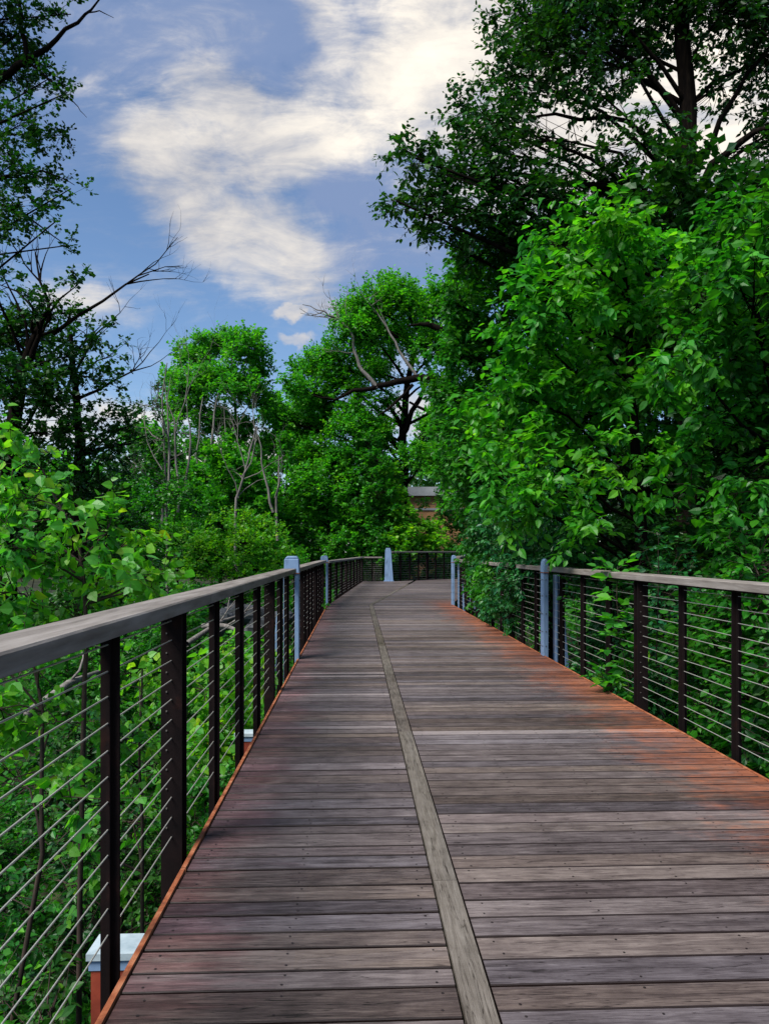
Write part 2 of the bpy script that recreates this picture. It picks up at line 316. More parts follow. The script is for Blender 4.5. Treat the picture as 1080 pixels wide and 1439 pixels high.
M_ROCK = noise_mat('grey_rock', [(0.3, (0.03, 0.033, 0.036)), (0.55, (0.08, 0.085, 0.09)), (0.8, (0.15, 0.15, 0.145))], nscale=4, rough=0.85, bump=0.8)

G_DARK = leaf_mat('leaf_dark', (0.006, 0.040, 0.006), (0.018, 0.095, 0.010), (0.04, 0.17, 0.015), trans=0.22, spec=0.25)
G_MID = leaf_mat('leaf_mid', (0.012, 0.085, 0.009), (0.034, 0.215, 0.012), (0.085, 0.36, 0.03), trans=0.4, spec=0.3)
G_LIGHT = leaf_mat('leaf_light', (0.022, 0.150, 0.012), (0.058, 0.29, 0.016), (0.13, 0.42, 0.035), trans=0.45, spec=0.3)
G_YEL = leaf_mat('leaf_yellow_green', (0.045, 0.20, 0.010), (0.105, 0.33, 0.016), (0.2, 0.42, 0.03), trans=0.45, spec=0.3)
G_COT = leaf_mat('leaf_cottonwood', (0.04, 0.20, 0.018), (0.10, 0.34, 0.030), (0.26, 0.44, 0.03), rough=0.42, trans=0.45, spec=0.3)
G_BLUE = leaf_mat('leaf_blue_green', (0.007, 0.062, 0.012), (0.018, 0.135, 0.030), (0.05, 0.24, 0.07), rough=0.4, trans=0.25, spec=0.3)

# ------------------------------------------------------------------ foliage generator
SH = {  # leaf outlines: (along, across, fold) with faces
 'quad': (np.array([(0, 0, 0), (0.5, 0.42, 0.06), (1, 0, 0), (0.5, -0.42, 0.06)]), [[0, 1, 2, 3]]),
 'tip': (np.array([(0, 0, 0), (0.28, 0.27, 0.06), (0.62, 0.24, 0.05), (1, 0, -0.06), (0.62, -0.24, 0.05), (0.28, -0.27, 0.06), (0.45, 0, 0)]),
         [[0, 1, 6], [1, 2, 6], [2, 3, 6], [3, 4, 6], [4, 5, 6], [5, 0, 6]]),
 'delta': (np.array([(-0.12, 0, 0), (0.0, 0.26, 0.04), (0.18, 0.46, 0.05), (0.55, 0.33, 0.03), (1.0, 0, -0.05), (0.55, -0.33, 0.03), (0.18, -0.46, 0.05), (0.0, -0.26, 0.04), (0.35, 0, 0)]),
           [[0, 1, 8], [1, 2, 8], [2, 3, 8], [3, 4, 8], [4, 5, 8], [5, 6, 8], [6, 7, 8], [7, 0, 8]]),
}
def unit(a): return a / (np.linalg.norm(a, axis=-1, keepdims=True) + 1e-9)

def leaves(mb, rng, pos, dirs, size, shape='quad', up=0.9, cl=None):
    m = len(pos)
    if m == 0: return
    T, Fc = SH[shape]; Fc = np.array(Fc)
    a = unit(dirs)
    n = unit(np.array([0, 0, up]) + rng.normal(0, 0.55, (m, 3)))
    s = unit(np.cross(n, a)); n = np.cross(a, s)
    sz = size * rng.uniform(0.45, 1.35, (m, 1, 1))
    V = pos[:, None] + sz * (a[:, None] * T[None, :, 0:1] + s[:, None] * T[None, :, 1:2] + n[:, None] * T[None, :, 2:3])
    k = len(T); Fa = (np.arange(m) * k)[:, None, None] + Fc[None]
    r = rng.uniform(0, 1, m) ** 1.3
    if cl is not None: r = np.clip(0.55 * r + 0.45 * cl, 0, 1)
    mb.add(V.reshape(-1, 3), Fa.reshape(-1, Fc.shape[1]), np.repeat(r, k))

def tree(name, label, cat, base, trunk, lobes, leafmat, bark=None, seed=1, dens=60, twigs=3, tl=0.35, per=7, size=0.1,
         shape='quad', droop=0.0, limb_r=0.05, twig_r=0.004, shell=2.2, group=None, thin=1.0, extra=None, limbs=True, spread=0.55, up=0.9, flat=0.7):
    """trunk: [(x,y,z,r)...]; lobes: [(x,y,z,r)...]: the crown's masses"""
    rng = np.random.default_rng(seed)
    root = empty(name, base); tag(root, label, cat, group)
    wood = MB(); fol = MB()
    tp = np.array(trunk, float)
    # smooth the trunk a little with wobble
    q = [tp[0]]
    for a, b in zip(tp[:-1], tp[1:]):
        for tt in (0.33, 0.66, 1.0):
            w = a + (b - a) * tt
            if tt < 1: w = w + np.array([*rng.normal(0, 0.18 * max(a[3], .03), 3), 0])
            q.append(w)
    tp = np.array(q)
    wood.tube(tp[:, :3], tp[:, 3], 9)
    for lb in lobes:
        c = np.array(lb[:3]); r = lb[3]; dk = lb[4] if len(lb) > 4 else 1.0
        # limb: from the trunk point somewhat below the lobe
        tz = c[2] - 0.55 * np.linalg.norm(tp[:, :2] - c[:2], axis=1)
        i = int(np.argmin(np.abs(tp[:, 2] - tz) + 0.3 * np.linalg.norm(tp[:, :2] - c[:2], axis=1)))
        a = tp[i, :3]; mid = a * 0.45 + c * 0.55 + np.array([0, 0, 0.10 * np.linalg.norm(c - a)]) + rng.normal(0, 0.05 * np.linalg.norm(c - a) + .01, 3)
        m2 = (a + mid) / 2 + rng.normal(0, 0.03 * np.linalg.norm(c - a) + .005, 3)
        r0 = min(tp[i, 3] * 0.75, limb_r * (0.6 + 0.5 * np.linalg.norm(c - a) / 3))
        if limbs: wood.tube([a, m2, mid, c], [r0, r0 * 0.8, r0 * 0.55, r0 * 0.25], 5)
        n = max(3, int(dens * thin * dk * r * r))
        d = rng.normal(0, 1, (n, 3)); d[:, 2] *= flat; d = unit(d)
        rad = r * rng.uniform(0, 1, (n, 1)) ** (1 / shell) * rng.uniform(0.75, 1.18, (n, 1))
        C = c + d * rad * np.array([1, 1, 0.8 + 0.2 * flat])
        tt = rng.uniform(0, 1, (n, 1)); inner = np.where(tt < 0.5, mid + (c - mid) * tt * 2, c + (C - c) * 0.25)
        wood.segs(inner, C, twig_r * 2.2, twig_r)
        cl = rng.uniform(0, 1, n)
        # sub twigs
        Ck = np.repeat(C, twigs, 0); dk_ = np.repeat(d, twigs, 0)
        td = unit(dk_ * spread + rng.normal(0, 0.6, (n * twigs, 3)) + np.array([0, 0, 0.25 - droop]))
        ln = tl * rng.uniform(0.5, 1.3, (n * twigs, 1))
        E = Ck + td * ln
        if twig_r > 0.002: wood.segs(Ck, E, twig_r, twig_r * 0.5)
        clk = np.repeat(cl, twigs)
        f = (np.arange(per) + 0.5) / per
        pos = (Ck[:, None] + (E - Ck)[:, None] * f[None, :, None]).reshape(-1, 3)
        tdr = np.repeat(td, per, 0)
        sgn = np.tile(np.where(np.arange(per) % 2 == 0, 1.0, -1.0), n * twigs)[:, None]
        side = unit(np.cross(tdr, np.array([0, 0, 1.0])))
        ld = tdr * 0.55 + side * sgn * 0.8 + rng.normal(0, 0.3, pos.shape) + np.array([0, 0, -droop - 0.1])
        pos = pos + rng.normal(0, size * 0.18, pos.shape)
        leaves(fol, rng, pos, ld, size, shape, up, np.repeat(clk, per))
    if extra: extra(wood, rng)
    wood.build('trunk' if trunk[0][3] > 0.03 else 'stem', bark or M_BARK, root, smooth=True)
    fol.build('crown' if trunk[0][3] > 0.03 else 'foliage', leafmat, root)
    return root

def bare(mb, rng, p, d, ln, r, depth, up=0.15, n=3, spread=0.6):
    """recursive bare branch"""
    p = np.array(p, float); d = unit(np.array(d, float)); pts = [p]; rr = [r]; dd = d
    k = 4
    for i in range(k):
        dd = unit(dd + rng.normal(0, 0.16, 3) + np.array([0, 0, up * 0.2])); pts.append(pts[-1] + dd * ln / k); rr.append(r * (1 - 0.72 * (i + 1) / k))
    mb.tube(pts, rr, 5 if depth > 1 else 4, cap=False)
    if depth <= 0: return
    for j in range(n):
        i = rng.integers(1, k + 1); q = pts[i]
        nd = unit(dd + rng.normal(0, spread, 3) + np.array([0, 0, up]))
        bare(mb, rng, q, nd, ln * rng.uniform(0.4, 0.7), rr[i] * 0.8 + 0.001, depth - 1, up, n, spread)

def lobes_px(lst, d, dj=0.8, seed=0):
    """(px, py, r_px[, distance[, density]]) -> world lobes"""
    rng = np.random.default_rng(seed + 100); o = []
    for e in lst:
        dd = (e[3] if len(e) > 3 and e[3] else d + rng.uniform(-dj, dj))
        x, y, z = P(e[0], e[1], dd); o.append((x, y, z, e[2] / F * dd, e[4] if len(e) > 4 else 1.0))
    return o

# ------------------------------------------------------------------ ground
def gz(x, y):
    z = -3.3 + 2.3 * np.clip((y - 8) / 16, 0, 1) - 0.3 * np.clip((-x - 3) / 10, 0, 1) * np.clip((30 - y) / 20, 0, 1)
    rt = np.clip((x - 2.0) / 3.0, 0, 1); z = z * (1 - rt) + np.maximum(z, -2.0 + 1.0 * np.clip((y - 4) / 16, 0, 1)) * rt
    return z + 0.12 * np.sin(x * 1.3 + y * 0.7) + 0.08 * np.sin(x * 3.1 - y * 2.3)
def make_ground():
    g = MB(); xs = np.concatenate([np.linspace(-600, -44, 8), np.linspace(-40, 40, 81), np.linspace(44, 600, 8)])
    ys = np.concatenate([np.linspace(-300, -14, 6), np.linspace(-10, 80, 91), np.linspace(90, 900, 10)])
    X, Y = np.meshgrid(xs, ys); Z = gz(X, Y); V = np.stack([X, Y, Z], -1).reshape(-1, 3); w = len(xs)
    Fq = [[j * w + i, j * w + i + 1, (j + 1) * w + i + 1, (j + 1) * w + i] for j in range(len(ys) - 1) for i in range(w - 1)]
    g.add(V, Fq); return tag(g.build('ground', M_SOIL, smooth=True), kind='structure')
make_ground()

# ------------------------------------------------------------------ boardwalk deck
def W(s, t, z=0.0): return (D2[0] * s + N2[0] * t, D2[1] * s + N2[1] * t, z)
BEND = 17.9
def t_left(s):
    return -0.685 if s < BEND else -0.685 + (s - BEND) * 0.068 if s < 32 else -0.685 + 14.1 * 0.068 + (s - 32) * 1.6
def t_right(s):
    return 2.30 if s < BEND else 2.30 + (s - BEND) * 0.205 if s < 24 else 3.55 + (s - 24) * 0.8
def t_div(s):
    return 0.345 if s < BEND else 0.345 + (s - BEND) * 0.15
def t_far(s):   # far fence line: from (0.15,31.9) towards right
    return 1.35 + (s - 31.85) * 1.12
def make_deck():
    dk = MB(); nails = MB(); rng = random.Random(3)
    def board(s0, s1, ta0, ta1, tb0, tb1, z1, z2, rnd):
        c = 0.003; q = []
        for (ss, dzz) in ((s0, -0.0035), (s0 + c, 0.0), (s1 - c, 0.0), (s1, -0.0035)):
            f_ = (ss - s0) / (s1 - s0)
            for (ta, tb, z) in ((ta0 + (ta1 - ta0) * f_, tb0 + (tb1 - tb0) * f_, 0),):
                xa, ya, _ = W(ss, ta); xb, yb, _ = W(ss, tb); q.append(((xa, ya, z1 + dzz), (xb, yb, z2 + dzz)))
        dk.add([q[1][0], q[1][1], q[2][1], q[2][0]], [[0, 1, 2, 3]], rnd)                       # walked-on face
        low = lambda p: (p[0], p[1], -0.036)
        E = [q[0][0], q[0][1], q[1][1], q[1][0], q[2][0], q[2][1], q[3][1], q[3][0], low(q[0][0]), low(q[0][1]), low(q[3][1]), low(q[3][0])]
        dk.add(E, [[0, 1, 2, 3], [4, 5, 6, 7], [8, 9, 1, 0], [7, 6, 10, 11], [11, 10, 9, 8]], -1.0)  # edges and underside: red-brown stain plus gap shade put into the colour
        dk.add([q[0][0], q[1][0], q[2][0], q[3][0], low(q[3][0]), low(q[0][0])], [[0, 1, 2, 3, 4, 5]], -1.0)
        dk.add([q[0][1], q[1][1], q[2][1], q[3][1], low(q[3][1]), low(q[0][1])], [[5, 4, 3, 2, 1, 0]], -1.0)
    hw = 0.045
    for side in (0, 1):
        s = -2.0
        while s < 37.5:
            wdt = rng.choice((0.14, 0.09, 0.09, 0.092, 0.112, 0.118)) if side == 0 else rng.choice((0.124, 0.118, 0.122, 0.132, 0.114))
            gap = rng.uniform(0.006, 0.015) if side == 0 else rng.uniform(0.005, 0.0105); e = s + wdt
            cl = t_left if s < 31.9 else t_far
            if side == 0: a0, a1, b0, b1 = cl(s), cl(e), t_div(s) - hw - .008, t_div(e) - hw - .008
            else:
                l_ = (lambda q: t_div(q) + hw + .008) if s < 31.9 else (lambda q: max(t_far(q), t_div(q) + hw + .008) if q < 32.9 else t_far(q))
                a0, a1, b0, b1 = l_(s), l_(e), t_right(s), t_right(e)
            if b0 - a0 > 0.05 and b1 - a1 > 0.05:
                jit = [rng.uniform(-0.0012, 0.0012) for _ in range(2)]
                rnd = 1.75 if rng.random() < 0.022 else rng.random()
                board(s, e, a0, a1, b0, b1, jit[0], jit[1], rnd)
                if s < 11:
                    js = (-0.62, -0.22, 0.24) if side == 0 else (0.46, 0.86, 1.27, 1.68, 2.22)
                    for t in js:
                        for fr in (0.22, 0.78):
                            if rng.random() < 0.12: continue
                            cx, cy_, _ = W(s + wdt * fr + rng.uniform(-.008, .008), t + rng.uniform(-.012, .012))
                            r = rng.uniform(0.0036, 0.0052); z = max(jit) + 0.0012
                            V = [(cx + r * math.cos(k * math.pi / 3), cy_ + r * math.sin(k * math.pi / 3), z) for k in range(6)]
                            nails.add(V, [[0, 1, 2, 3, 4, 5]])
            s = e + gap
    o = tag(dk.build('boardwalk_deck', M_DECK), kind='structure')
    nails.build('nail_heads', M_NAIL, o)
    # divider plank laid lengthwise
    dv = MB(); s = -2.0; r2 = random.Random(5)
    def pl(a, b):
        z = 0.0045 + r2.uniform(-.001, .001)
        Vv = [W(a, t_div(a) - hw, -0.036), W(a, t_div(a) + hw, -0.036), W(b, t_div(b) + hw, -0.036), W(b, t_div(b) - hw, -0.036),
              W(a, t_div(a) - hw, z), W(a, t_div(a) + hw, z), W(b, t_div(b) + hw, z), W(b, t_div(b) - hw, z)]
        dv.hexa(Vv, r2.random())
    for a, b in ((-2.0, 0.9), (0.904, 2.88), (2.884, 5.28), (5.284, 7.7), (7.704, 10.1), (10.104, 12.6), (12.604, 15.2), (15.204, 17.898), (17.902, 21.5), (21.504, 25), (25.004, 29)):
        pl(a, b)
    dv.build('divider_plank', M_DIV, o)
    # steel edge strips and beams
    st = MB()
    for a, b in ((-2, 3.02), (3.028, 9), (9.008, 17.9)):
        c = W((a + b) / 2, -0.700); st.obox(c, N2, D2, 0.009, (b - a) / 2, -0.22, 0.010)
    for a, b, off in ((-2, 5, 2.312), (5.008, 17.9, 2.312)):
        c = W((a + b) / 2, off); st.obox(c, N2, D2, 0.009, (b - a) / 2, -0.20, 0.004)
    st.build('edge_strip', M_RUST, o)
    bm = MB()
    for off in (-0.45, 0.6, 1.9):
        c = W(8, off); bm.obox(c, N2, D2, 0.06, 10, -0.42, -0.05)
    for k in range(36):
        c = W(-1.8 + k * 1.0, 0.8); bm.obox(c, N2, D2, 1.4, 0.025, -0.14, -0.042)
    bm.build('support_beam', M_STEEL, o)
    return o
make_deck()

# ------------------------------------------------------------------ railings
def railing(name, label, A, B, top=1.085, posts=None, cables=12, out=(0, 0), zoff=0.0, rw=0.165, pw=0.06, bigk=(), cab_r=0.0028, thin_posts=False, blue_gap=None):
    """A, B: 2D ends of the rail centre line. posts: list of distances along, bigk: indices of the doubled heavy posts"""
    A = np.array(A, float); B = np.array(B, float); Ln = np.linalg.norm(B - A); d = (B - A) / Ln; n = np.array([d[1], -d[0]])
    root = empty(name, (A[0], A[1], zoff)); tag(root, label, 'railing', 'railings along the boardwalk')
    # handrail in lengths, each a hair different
    hr = MB(); s = 0.0; rg = random.Random(int(Ln * 100))
    while s < Ln - 0.01:
        e = min(Ln, s + 2.44)
        if Ln - e < 0.5: e = Ln
        c = A + d * (s + e) / 2; dz = rg.uniform(-.0015, .0015); w = rw / 2 + rg.uniform(-.001, .001); th = 0.052
        prof = [(-w, -th), (w, -th), (w, -0.006), (w - 0.006, 0), (-w + 0.006, 0), (-w, -0.006)]
        V = []
        for ss in (s + 0.0015, e - 0.0015):
            for (a, z) in prof:
                q = A + d * ss + n * a; V.append((q[0], q[1], zoff + top + z + dz))
        hr.add(V, [[0, 5, 4, 3, 2, 1], [6, 7, 8, 9, 10, 11]], rg.random()); rr = rg.random()
        hr.add(V, [[i, (i + 1) % 6, 6 + (i + 1) % 6, 6 + i] for i in range(6)], rr)
        s = e
    hr.build('handrail', M_RAIL, root)
    ft = MB()
    c = A + d * Ln / 2; ft.obox(c, n, d, 0.045, Ln / 2, zoff + top - 0.066, zoff + top - 0.0535)
    ft.build('rail_plate', M_STEEL, root)
    for k, s in enumerate(posts):
        c = A + d * s; p = MB()
        if k in bigk:
            for sg in (-1, 1):
                cc_ = c + d * sg * 0.04; p.obox(cc_, n, d, 0.045, 0.006, zoff - 0.30, zoff + top - 0.067)
            p.obox(c - n * 0.0, n, d, 0.012, 0.034, zoff - 0.3, zoff + top - 0.067)
            p.build('post', M_STEEL, root)
            # bolt heads up the face
            bt = MB()
            for j in range(cables):
                z = zoff + 0.075 + j * (top - 0.16) / (cables - 1) + .02
                for sg in (-1, 1):
                    q = c + n * 0.020 * -1 + d * sg * 0.0485
                    bt.obox(q, n, d, 0.003, 0.0025, z - .003, z + .003)
            bt.build('bolt_heads', M_BOLT, root)['kind'] = 'stuff'
        else:
            hx, hy = (pw / 2, 0.0065) if not thin_posts else (pw / 2, 0.0065)
            p.obox(c, n, d, hx, 0.006, zoff - 0.25, zoff + top - 0.067)
            p.obox(c, n, d, 0.006, pw * .42, zoff - 0.25, zoff + top - 0.068)
            p.build('post', M_STEEL, root)
    for j in range(cables):
        z = zoff + 0.055 + j * (top - 0.15) / (cables - 1); cb = MB()
        m = max(2, int(Ln / 0.9) + 1); rgc = random.Random(j)
        pts = [(*(A + d * Ln * i / (m - 1)), z + (rgc.uniform(-.003, .003) if 0 < i < m - 1 else 0)) for i in range(m)]
        cb.tube(pts, cab_r, 6, cap=False); cb.build('cable', M_CABLE, root, smooth=True)
    return root

def Ls(s, t): w = W(s, t); return (w[0], w[1])
TL, TR = -0.80, 2.42
# left near section: s from -1.2 to 8.85
lp = [0.62 + 0.885 * k for k in range(0, 9)]
lp = [2.44 - 1.8, 2.44 - 0.9, 2.44, 3.28, 4.2, 5.1, 5.98, 6.85, 7.75, 8.5]
A0 = -1.2
railing('cable_railing', 'nearest railing on the left with grey wooden handrail, dark posts and taut steel cables', Ls(A0, TL), Ls(8.84, TL),
        posts=[p - A0 for p in lp], bigk=(3, 7))
lp2 = [9.75 + 0.82 * k for k in range(10)]
railing('cable_railing', 'left railing between the two left-hand pale blue posts, its dark posts overlapping densely', Ls(9.06, TL), Ls(17.72, TL),
        posts=[p - 9.06 for p in lp2], bigk=(1, 5, 9))
# right near
rp = [4.64 - 0.8 * k for k in (4, 3, 2, 1)] + [4.64, 5.42, 6.23, 7.03, 7.84, 8.65]
railing('cable_railing', 'nearest railing on the right, leaves growing through its cables', Ls(A0, TR), Ls(9.02, TR), posts=[p - A0 for p in rp], bigk=(2, 6), top=1.10)
rp2 = [9.9 + 0.8 * k for k in range(10)]
railing('cable_railing', 'right railing half buried under climbing vines between two pale blue posts', Ls(9.24, TR), Ls(17.8, TR),
        posts=[p - 9.24 for p in rp2], bigk=(2, 6), top=1.10)
# beyond the bend, left run up to the corner, then short return to the tall centre post
PA = (-1.42, 18.0); PB = (-0.98, 32.1); PC = (0.10, 32.15); PD = (6.2, 37.6)
l3 = math.dist(PA, PB)
railing('cable_railing', 'far left railing past the bend, running back to the corner', PA, PB, posts=[0.9 + k * (l3 - 0.9) / 8 for k in range(9)], bigk=(3, 8), top=1.06, pw=0.09)
railing('cable_railing', 'short far railing from the corner to the tall centre post, cables close together', PB, (PC[0] - 0.2, PC[1]), posts=[0.45], bigk=(), top=1.06)
l4 = math.dist(PC, PD)
railing('cable_railing', 'higher far railing to the right of the tall centre post, in front of green bushes', (PC[0] + 0.2, PC[1]), PD,
        posts=[0.55 + k * 0.56 for k in range(13)], bigk=(3, 8), top=1.30, pw=0.09)
railing('cable_railing', 'short railing beyond the right far blue post, turning away behind the vines', (1.76, 18.05), (2.72, 24.0), posts=[0.8 + k for k in range(6)], bigk=(), top=1.17)

# ------------------------------------------------------------------ pale blue posts (tapered steel pylons)
def pylon(label, c, nx, h, inner_w=0.05, solid=False, w=0.18, side=-1):
    """c: 2D point at the deck edge, nx: unit 2D vector pointing outwards"""
    nx = np.array(nx, float); ay = np.array([-nx[1], nx[0]]); c = np.array(c, float)
    root = empty('blue_post', (c[0], c[1], 0)); tag(root, label, 'post', 'pale blue steel posts between railing sections')
    def blade(a0, a1, b0, b1, z0, z1, hy, name, mat=M_BLUE):
        """a = outward extent at bottom, b = at top"""
        m = MB(); V = []
        for (z, p, q) in ((z0, a0, a1), (z1, b0, b1)):
            for (o, sy) in ((p, -hy), (q, -hy), (q, hy), (p, hy)):
                w_ = c + nx * o + ay * sy; V.append((w_[0], w_[1], z))
        m.hexa(V); o = m.build(name, mat, root)
        bv = o.modifiers.new('bevel', 'BEVEL'); bv.width = 0.008; bv.segments = 2
        return o
    if solid:
        blade(-0.02, 0.36, 0.08, 0.33, 0.0, h - 0.10, 0.13, 'column'); blade(0.085, 0.325, 0.12, 0.29, h - 0.098, h, 0.12, 'cap')
        blade(-0.06, 0.40, -0.06, 0.40, 0.001, 0.02, 0.17, 'base_plate')
    else:
        blade(0.0, inner_w, 0.0, inner_w, -0.45, 1.02, 0.075, 'inner_flange')
        blade(0.155, 0.185, 0.155, 0.185, -0.45, 1.0, 0.07, 'web_plate')
        blade(0.31, 0.36, 0.16 + 0.03, 0.20 + 0.03, -0.6, 1.0, 0.075, 'outer_flange')
        blade(-0.003, w, 0.004, w - .006, 1.022, h - 0.035, 0.082, 'cap')
        blade(0.006, w - .009, 0.03, w - 0.04, h - 0.034, h, 0.07, 'cap_crown')
        blade(0.0, 0.2, 0.0, 0.2, -0.47, -0.452, 0.1, 'base_plate', M_STEEL)
        bt = MB()
        for z in (0.12, 0.30, 0.52, 0.74, 0.94):
            for sy in (-0.045, 0.045):
                q = c - nx * 0.004 + ay * sy; bt.tube([(q[0] + nx[0] * .006, q[1] + nx[1] * .006, z), (q[0] - nx[0] * .004, q[1] - nx[1] * .004, z)], .009, 6)
                q2 = c + nx * (inner_w / 2) - ay * 0.077; bt.obox(q2, nx, ay, .006, .004, z - .006, z + .006)
        bt.build('bolt_heads', M_BOLT, root)
        blade(-0.006, w + .003, -0.006, w + .003, 1.0225, 1.034, 0.086, 'collar', M_RUST)
    return root
nl = (-N2[0], -N2[1])
pylon('pale blue post where the first and second left railings meet, rounded cap above the handrail', Ls(8.95, -0.688), nl, 1.235)
pylon('small pale blue post at the bend at the far end of the left railing', Ls(17.85, -0.688), nl, 1.19)
pylon('tall pale blue post on the right side against dark foliage, nearest of the right posts', Ls(9.13, 2.30), N2, 1.20, inner_w=0.065, w=0.067)
pylon('pale blue post on the right at the bend, rusty stain at its foot', Ls(17.92, 2.30), N2, 1.20, inner_w=0.07, w=0.11)
pylon('tallest pale blue post, tapered, standing alone in the middle of the far railing', (0.36, 32.05), (-1, 0), 1.44, solid=True)
pylon('pale blue post furthest right, partly hidden behind the post at the bend', (2.62, 24.15), (0.98, 0.2), 1.40, inner_w=0.1, w=0.24)

# ------------------------------------------------------------------ beam ends sticking out under the deck
def outrigger(label, s, x_out=-1.26):
    c = Ls(s, -0.72)
    root = empty('support_beam_end', (c[0], c[1], -1.2)); tag(root, label, 'beam end', 'beam ends under the left railing')
    m = MB(); cc_ = Ls(s, -0.87); m.obox(cc_, N2, D2, 0.21, 0.065, -0.80, -0.372); m.obox(Ls(s, -0.87), N2, D2, 0.18, 0.05, -4.0, -0.802)
    m.build('beam', M_REDB, root)
    m = MB(); m.obox(cc_, N2, D2, 0.225, 0.08, -0.37, -0.342); m.build('top_plate', M_BLUEW, root)
    m = MB(); m.obox(cc_, N2, D2, 0.218, 0.07, -0.415, -0.3725); m.build('trim_band', M_BLUE, root)
outrigger('red-brown beam end with a pale blue top plate below the left railing, nearest the camera', 3.12)
outrigger('red-brown beam end with pale top plate below the left railing, the farther and smaller one', 6.75)

# ------------------------------------------------------------------ brick building behind the trees
def brick_mat():
    m, t = newmat('tan_brick'); l = t.links.new
    o = N(t, 'ShaderNodeOutputMaterial'); g = N(t, 'ShaderNodeTexCoord'); mp_ = N(t, 'ShaderNodeMapping', inp={'Rotation': (R(90), 0, 0)}); l(g.outputs['Object'], mp_.inputs[0])
    b = N(t, 'ShaderNodeTexBrick', inp={'Scale': 2.2, 'Color1': (0.34, 0.17, 0.06, 1), 'Color2': (0.24, 0.11, 0.04, 1), 'Mortar': (0.20, 0.17, 0.12, 1), 'Mortar Size': 0.012}); l(mp_.outputs[0], b.inputs['Vector'])
    p = N(t, 'ShaderNodeBsdfPrincipled', inp={'Roughness': 0.9}); l(b.outputs[0], p.inputs['Base Color']); l(p.outputs[0], o.inputs[0]); return m
def building():
    d = 52.0; x0, x1 = P(571, 700, d)[0], P(690, 700, d)[0]; zt = P(0, 697, d)[2]
    root = empty('brick_building', (x0, d, -1)); tag(root, 'low tan brick building with pale grey roof edge, glimpsed through the trees', 'building')
    m = MB(); m.box((x0, d, -1.2), (x1, d + 8, zt)); m.build('wall', brick_mat(), root)
    m = MB(); m.box((x0 - 0.25, d - 0.3, zt + 0.002), (x1 + .3, d + 8.3, zt + 0.62)); m.box((x0 - 0.05, d - 0.06, P(0, 715, d)[2] - .1), (x1 + .05, d - 0.003, P(0, 715, d)[2] + 0.05))
    m.build('roof', noise_mat('grey_fascia', [(0.3, (0.17, 0.185, 0.20)), (0.7, (0.26, 0.275, 0.29))], nscale=1.5, bump=0.05), root)
    m = MB(); m.box((x0 + 2.6, d - 0.02, 0.2), (x0 + 3.5, d - 0.003, 1.5))
    m.build('window', noise_mat('dark_glass', [(0.3, (0.02, 0.025, 0.03)), (0.7, (0.05, 0.06, 0.07))], rough=0.1, bump=0), root)
building()

# ------------------------------------------------------------------ rocks and logs by the creek
def rock(c, r, seed, label):
    rng = np.random.default_rng(seed); n, k = 10, 7; V = []; sc_ = rng.uniform(0.7, 1.3, 3) * np.array([1.2, 1, 0.7])
    for i in range(k):
        th = math.pi * i / (k - 1)
        for j in range(n):
            ph = 2 * math.pi * j / n; p = np.array([math.sin(th) * math.cos(ph), math.sin(th) * math.sin(ph), math.cos(th)])
            q = p * (1 + 0.22 * math.sin(3 * p[0] + seed) + 0.18 * math.sin(4 * p[1] + seed * 2) + (0.06 * rng.normal() if 0 < i < k - 1 else 0)); V.append(np.array(c) + q * sc_ * r)
    m = MB(); m.add(V, [[i * n + j, i * n + (j + 1) % n, (i + 1) * n + (j + 1) % n, (i + 1) * n + j] for i in range(k - 1) for j in range(n)])
    tag(m.build('rock', M_ROCK), label, 'rock', 'grey rocks in the creek bed')
for i, (px, py, d, r) in enumerate([(318, 868, 17, .24), (345, 864, 19, .30), (372, 874, 17, .22), (392, 868, 20, .3), (300, 884, 15, .18), (356, 885, 15, .18), (333, 856, 22, .3)]):
    x, y, _ = P(px, py, d); z = P(px, py, d)[2]
    rock((x, y, z), r, i + 3, ['pale grey rock behind the railing, left of its neighbours', 'large flat rock beyond the fourth post of the left railing', 'small rock seen low between dark posts',
         'broad rock close to the first blue post', 'lowest rock at the creek edge beside branches', 'small rock half hidden under leaves', 'rock set furthest back by the bushes'][i])
for i, (a, b) in enumerate([((262, 905, 12), (345, 862, 15)), ((285, 880, 13), (352, 893, 12.5)), ((30, 1010, 7.0), (150, 940, 8.5))]):
    m = MB(); p, q = np.array(P(*a)), np.array(P(*b)); mid = (p + q) / 2 + np.array([0, 0, .08])
    m.tube([p, (p + mid) / 2 + np.array([.03, 0, .02]), mid, q], [.05, .045, .04, .02], 7)
    rg = np.random.default_rng(i); bare(m, rg, mid, (q - p) * .5 + np.array([0, 0, .3]), .9, .02, 1)
    tag(m.build('fallen_branch', M_BARKG, smooth=True), ['pale fallen branch leaning over the rocks', 'pale fallen branch lying low across the creek bed', 'fallen branch among the leaves left of the first post'][i], 'branch', 'fallen branches')

# ------------------------------------------------------------------ trees and shrubs
def gbase(x, y): return (x, y, float(gz(np.array(x), np.array(y))))
def tk(px_list, r0, r1, base=None):
    """trunk path from [(px,py,d)...]"""
    pts = [P(*q) for q in px_list]
    if base is not None: pts = [base] + pts
    m = len(pts); return [(*p, r0 + (r1 - r0) * i / (m - 1)) for i, p in enumerate(pts)]

